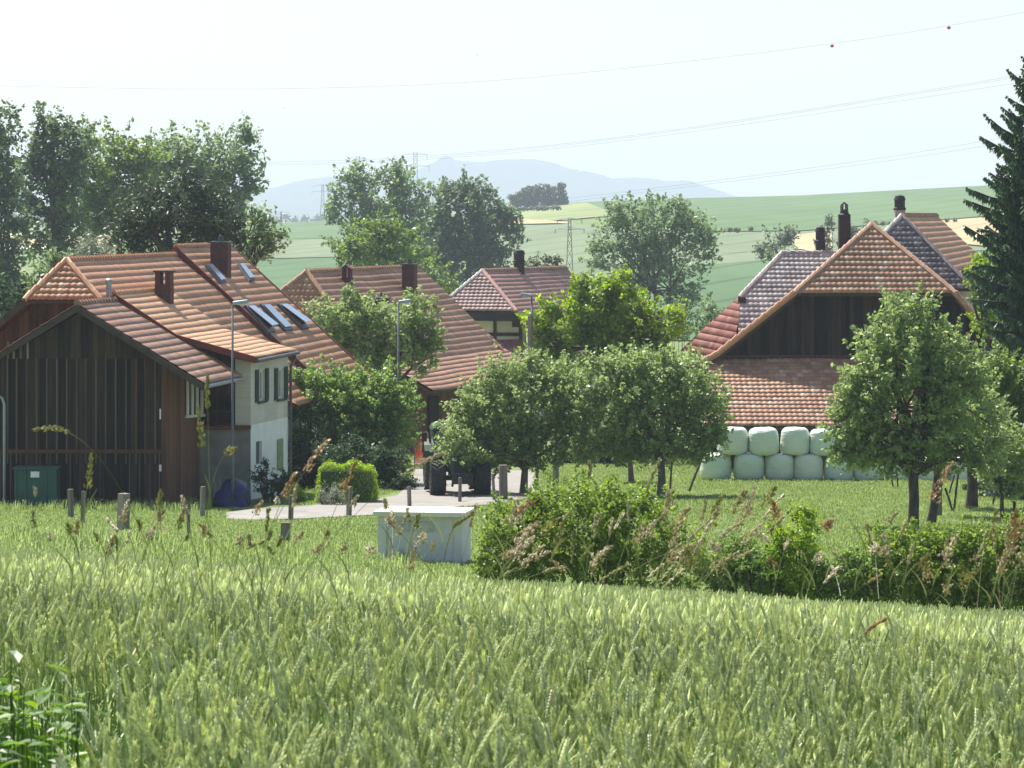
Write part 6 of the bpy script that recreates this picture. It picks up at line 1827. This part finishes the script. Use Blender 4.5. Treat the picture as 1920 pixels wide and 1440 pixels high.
def white_bucket():
    p = ground(1829, 912); root = empty('bucket', p, 'small white bucket standing in the grass right of the thick trunk', 'bucket')
    mb = MB(); mb.lathe([(.10, 0), (.12, .24), (.125, .25)], 16, p); mb.build('pail', M['white_paint'], root)
    mb = MB(); mb.tube([p + Vector((.12 * math.cos(a), 0, .24 + .1 * math.sin(a))) for a in np.linspace(0, math.pi, 9)], .006, 5); mb.build('handle', M['steel'], root)
white_bucket()

# ------------------------------------------------------------------ pylons, wires, birds
def pylon(label, px, top_py, base_py, arm_px, d, arms=((0.03, 1.0), (.2, 1.18)), wid=.14):
    s = d / F; H = (base_py - top_py) * s
    base = P(px, base_py, d); root = empty('pylon', base, label, 'pylon', 'power pylons on the fields')
    A = arm_px * s / 2; r = max(.05, .00006 * d)
    mb = MB(); w0 = H * wid / 2; w1 = H * .025
    corners = [(-1, -1), (1, -1), (1, 1), (-1, 1)]
    lv = [0, .25, .45, .62, .76, .88, 1.0]
    ws = [w0 + (w1 - w0) * min(1, t / .8) for t in lv]
    for x, y in corners: mb.tube([base + Vector((x * w, y * w, H * t)) for t, w in zip(lv, ws)], r, 4)
    for i in range(len(lv) - 1):
        for (x, y), (x2, y2) in zip(corners, corners[1:] + corners[:1]):
            mb.tube([base + Vector((x * ws[i], y * ws[i], H * lv[i])), base + Vector((x2 * ws[i + 1], y2 * ws[i + 1], H * lv[i + 1]))], r * .7, 3)
    mb.build('mast', M['steel'], root)
    for f, k in arms:
        z = H * (1 - f); mb = MB(); a = A * k
        for sg in (-1, 1):
            tip = base + Vector((sg * a, 0, z + .02 * H * 0)); 
            mb.tube([base + Vector((0, -w1, z)), tip], r * .9, 4); mb.tube([base + Vector((0, w1, z + H * .035)), tip], r * .7, 4)
            mb.tube([tip, tip - UP * H * .075], r * .9, 4)
        mb.build('crossarm', M['steel'], root)
    return root
pylon('hazy lattice pylon rising above the middle trees before the blue mountain', 779, 286, 415, 44, 1250, wid=.11)
pylon('top of a faint pylon just above the left middle tree crown', 671, 293, 412, 32, 1500, wid=.11)
pylon('pylon standing in the grain field left of the open many-stemmed tree', 1068, 409, 512, 46, 440, wid=.12)
pylon('small pylon left of the middle tree group', 605, 346, 412, 34, 1500)
pylon('pylon top right behind the dense dark tree', 893, 337, 415, 26, 1400)
pylon('tiny far pylon near the bright green field at left', 527, 397, 424, 30, 1000)

def wire(label, pts, d0, d1, r):
    xs = np.linspace(pts[0][0], pts[-1][0], 60)
    ys = np.interp(xs, [p[0] for p in pts], [p[1] for p in pts])
    k = np.ones(9) / 9; ys = np.convolve(np.pad(ys, 4, mode='reflect', reflect_type='odd'), k, mode='valid')
    q = []
    for i, (x, y) in enumerate(zip(xs, ys)):
        t = i / 59; d = 1 / ((1 - t) / d0 + t / d1); q.append(P(x, y, d))
    mb = MB(); mb.tube(q, [max(.012, r * p.y) for p in q], 4)
    o = mb.build('power_line', M['wire'])
    tag(o, label, 'power line', 'overhead power lines')
    return q
top = wire('single topmost power line carrying red marker balls', [(-40, 160), (180, 165), (400, 168), (640, 165), (900, 155), (1150, 131), (1400, 102), (1560, 83), (1779, 49), (1960, 16)], 900, 480, 4.2e-5)
wire('upper strand of the middle power line bundle', [(480, 304), (700, 300), (1000, 277), (1250, 246), (1500, 208), (1750, 168), (1960, 132)], 1300, 480, 4e-5)
wire('second strand of the middle power line bundle', [(480, 307), (700, 304), (1000, 280), (1250, 249), (1500, 211), (1750, 171), (1960, 136)], 1300, 480, 3.4e-5)
wire('lowest strand of the middle power line bundle', [(480, 310), (700, 307), (1000, 284), (1250, 254), (1500, 218), (1750, 180), (1960, 147)], 1300, 480, 3.4e-5)
wire('upper strand of the lowest power line pair', [(1068, 372), (1250, 350), (1400, 331), (1550, 311), (1700, 289), (1960, 245)], 440, 330, 3.4e-5)
wire('lower strand of the lowest power line pair', [(1068, 378), (1250, 355), (1400, 336), (1550, 317), (1700, 297), (1960, 256)], 440, 330, 3.4e-5)
def marker(label, px, py, d, r=.3):
    p = P(px, py, d); root = empty('marker_ball', p, label, 'marker ball', 'red balls on the topmost power line')
    mb = MB(); mb.lathe([(r * math.sin(a), -r * math.cos(a)) for a in np.linspace(.02, math.pi - .02, 11)], 14, p); mb.build('shell', M['marker'], root, smooth=True)
    mb = MB(); mb.tube([p + Vector((-r * 1.25, 0, 0)), p + Vector((r * 1.25, 0, 0))], r * .16, 6); mb.build('clamp', M['steel'], root)
marker('red marker ball nearer the right edge on the topmost power line', 1779, 52, 520)
marker('red marker ball left of the other one on the topmost power line', 1560, 86, 580, .32)
def bird(label, px, py, d, s):
    p = P(px, py, d); root = empty('bird', p, label, 'bird')
    mb = MB(); mb.lathe([(.01, -.5 * s), (.09 * s, -.3 * s), (.12 * s, 0), (.07 * s, .35 * s), (.01, .5 * s)], 8, p, 'X')
    for sg in (-1, 1):
        mb.add([p + Vector((-.12 * s, 0, .03)), p + Vector((.15 * s, 0, .03)), p + Vector((.05 * s, sg * .5 * s, .32 * s)), p + Vector((-.12 * s, sg * .9 * s, .2 * s)), p + Vector((-.12 * s, sg * .5 * s, .26 * s))], [(0, 1, 2, 4), (4, 2, 3, 3)] if False else [(0, 1, 2, 4), (4, 2, 3)])
    mb.build('body', M['bird'], root)
bird('tiny dark bird in the pale sky above the airy tree', 533, 203, 300, .16)
bird('tiny bird high in the sky above the pylon', 895, 103, 320, .2)

build_haze()
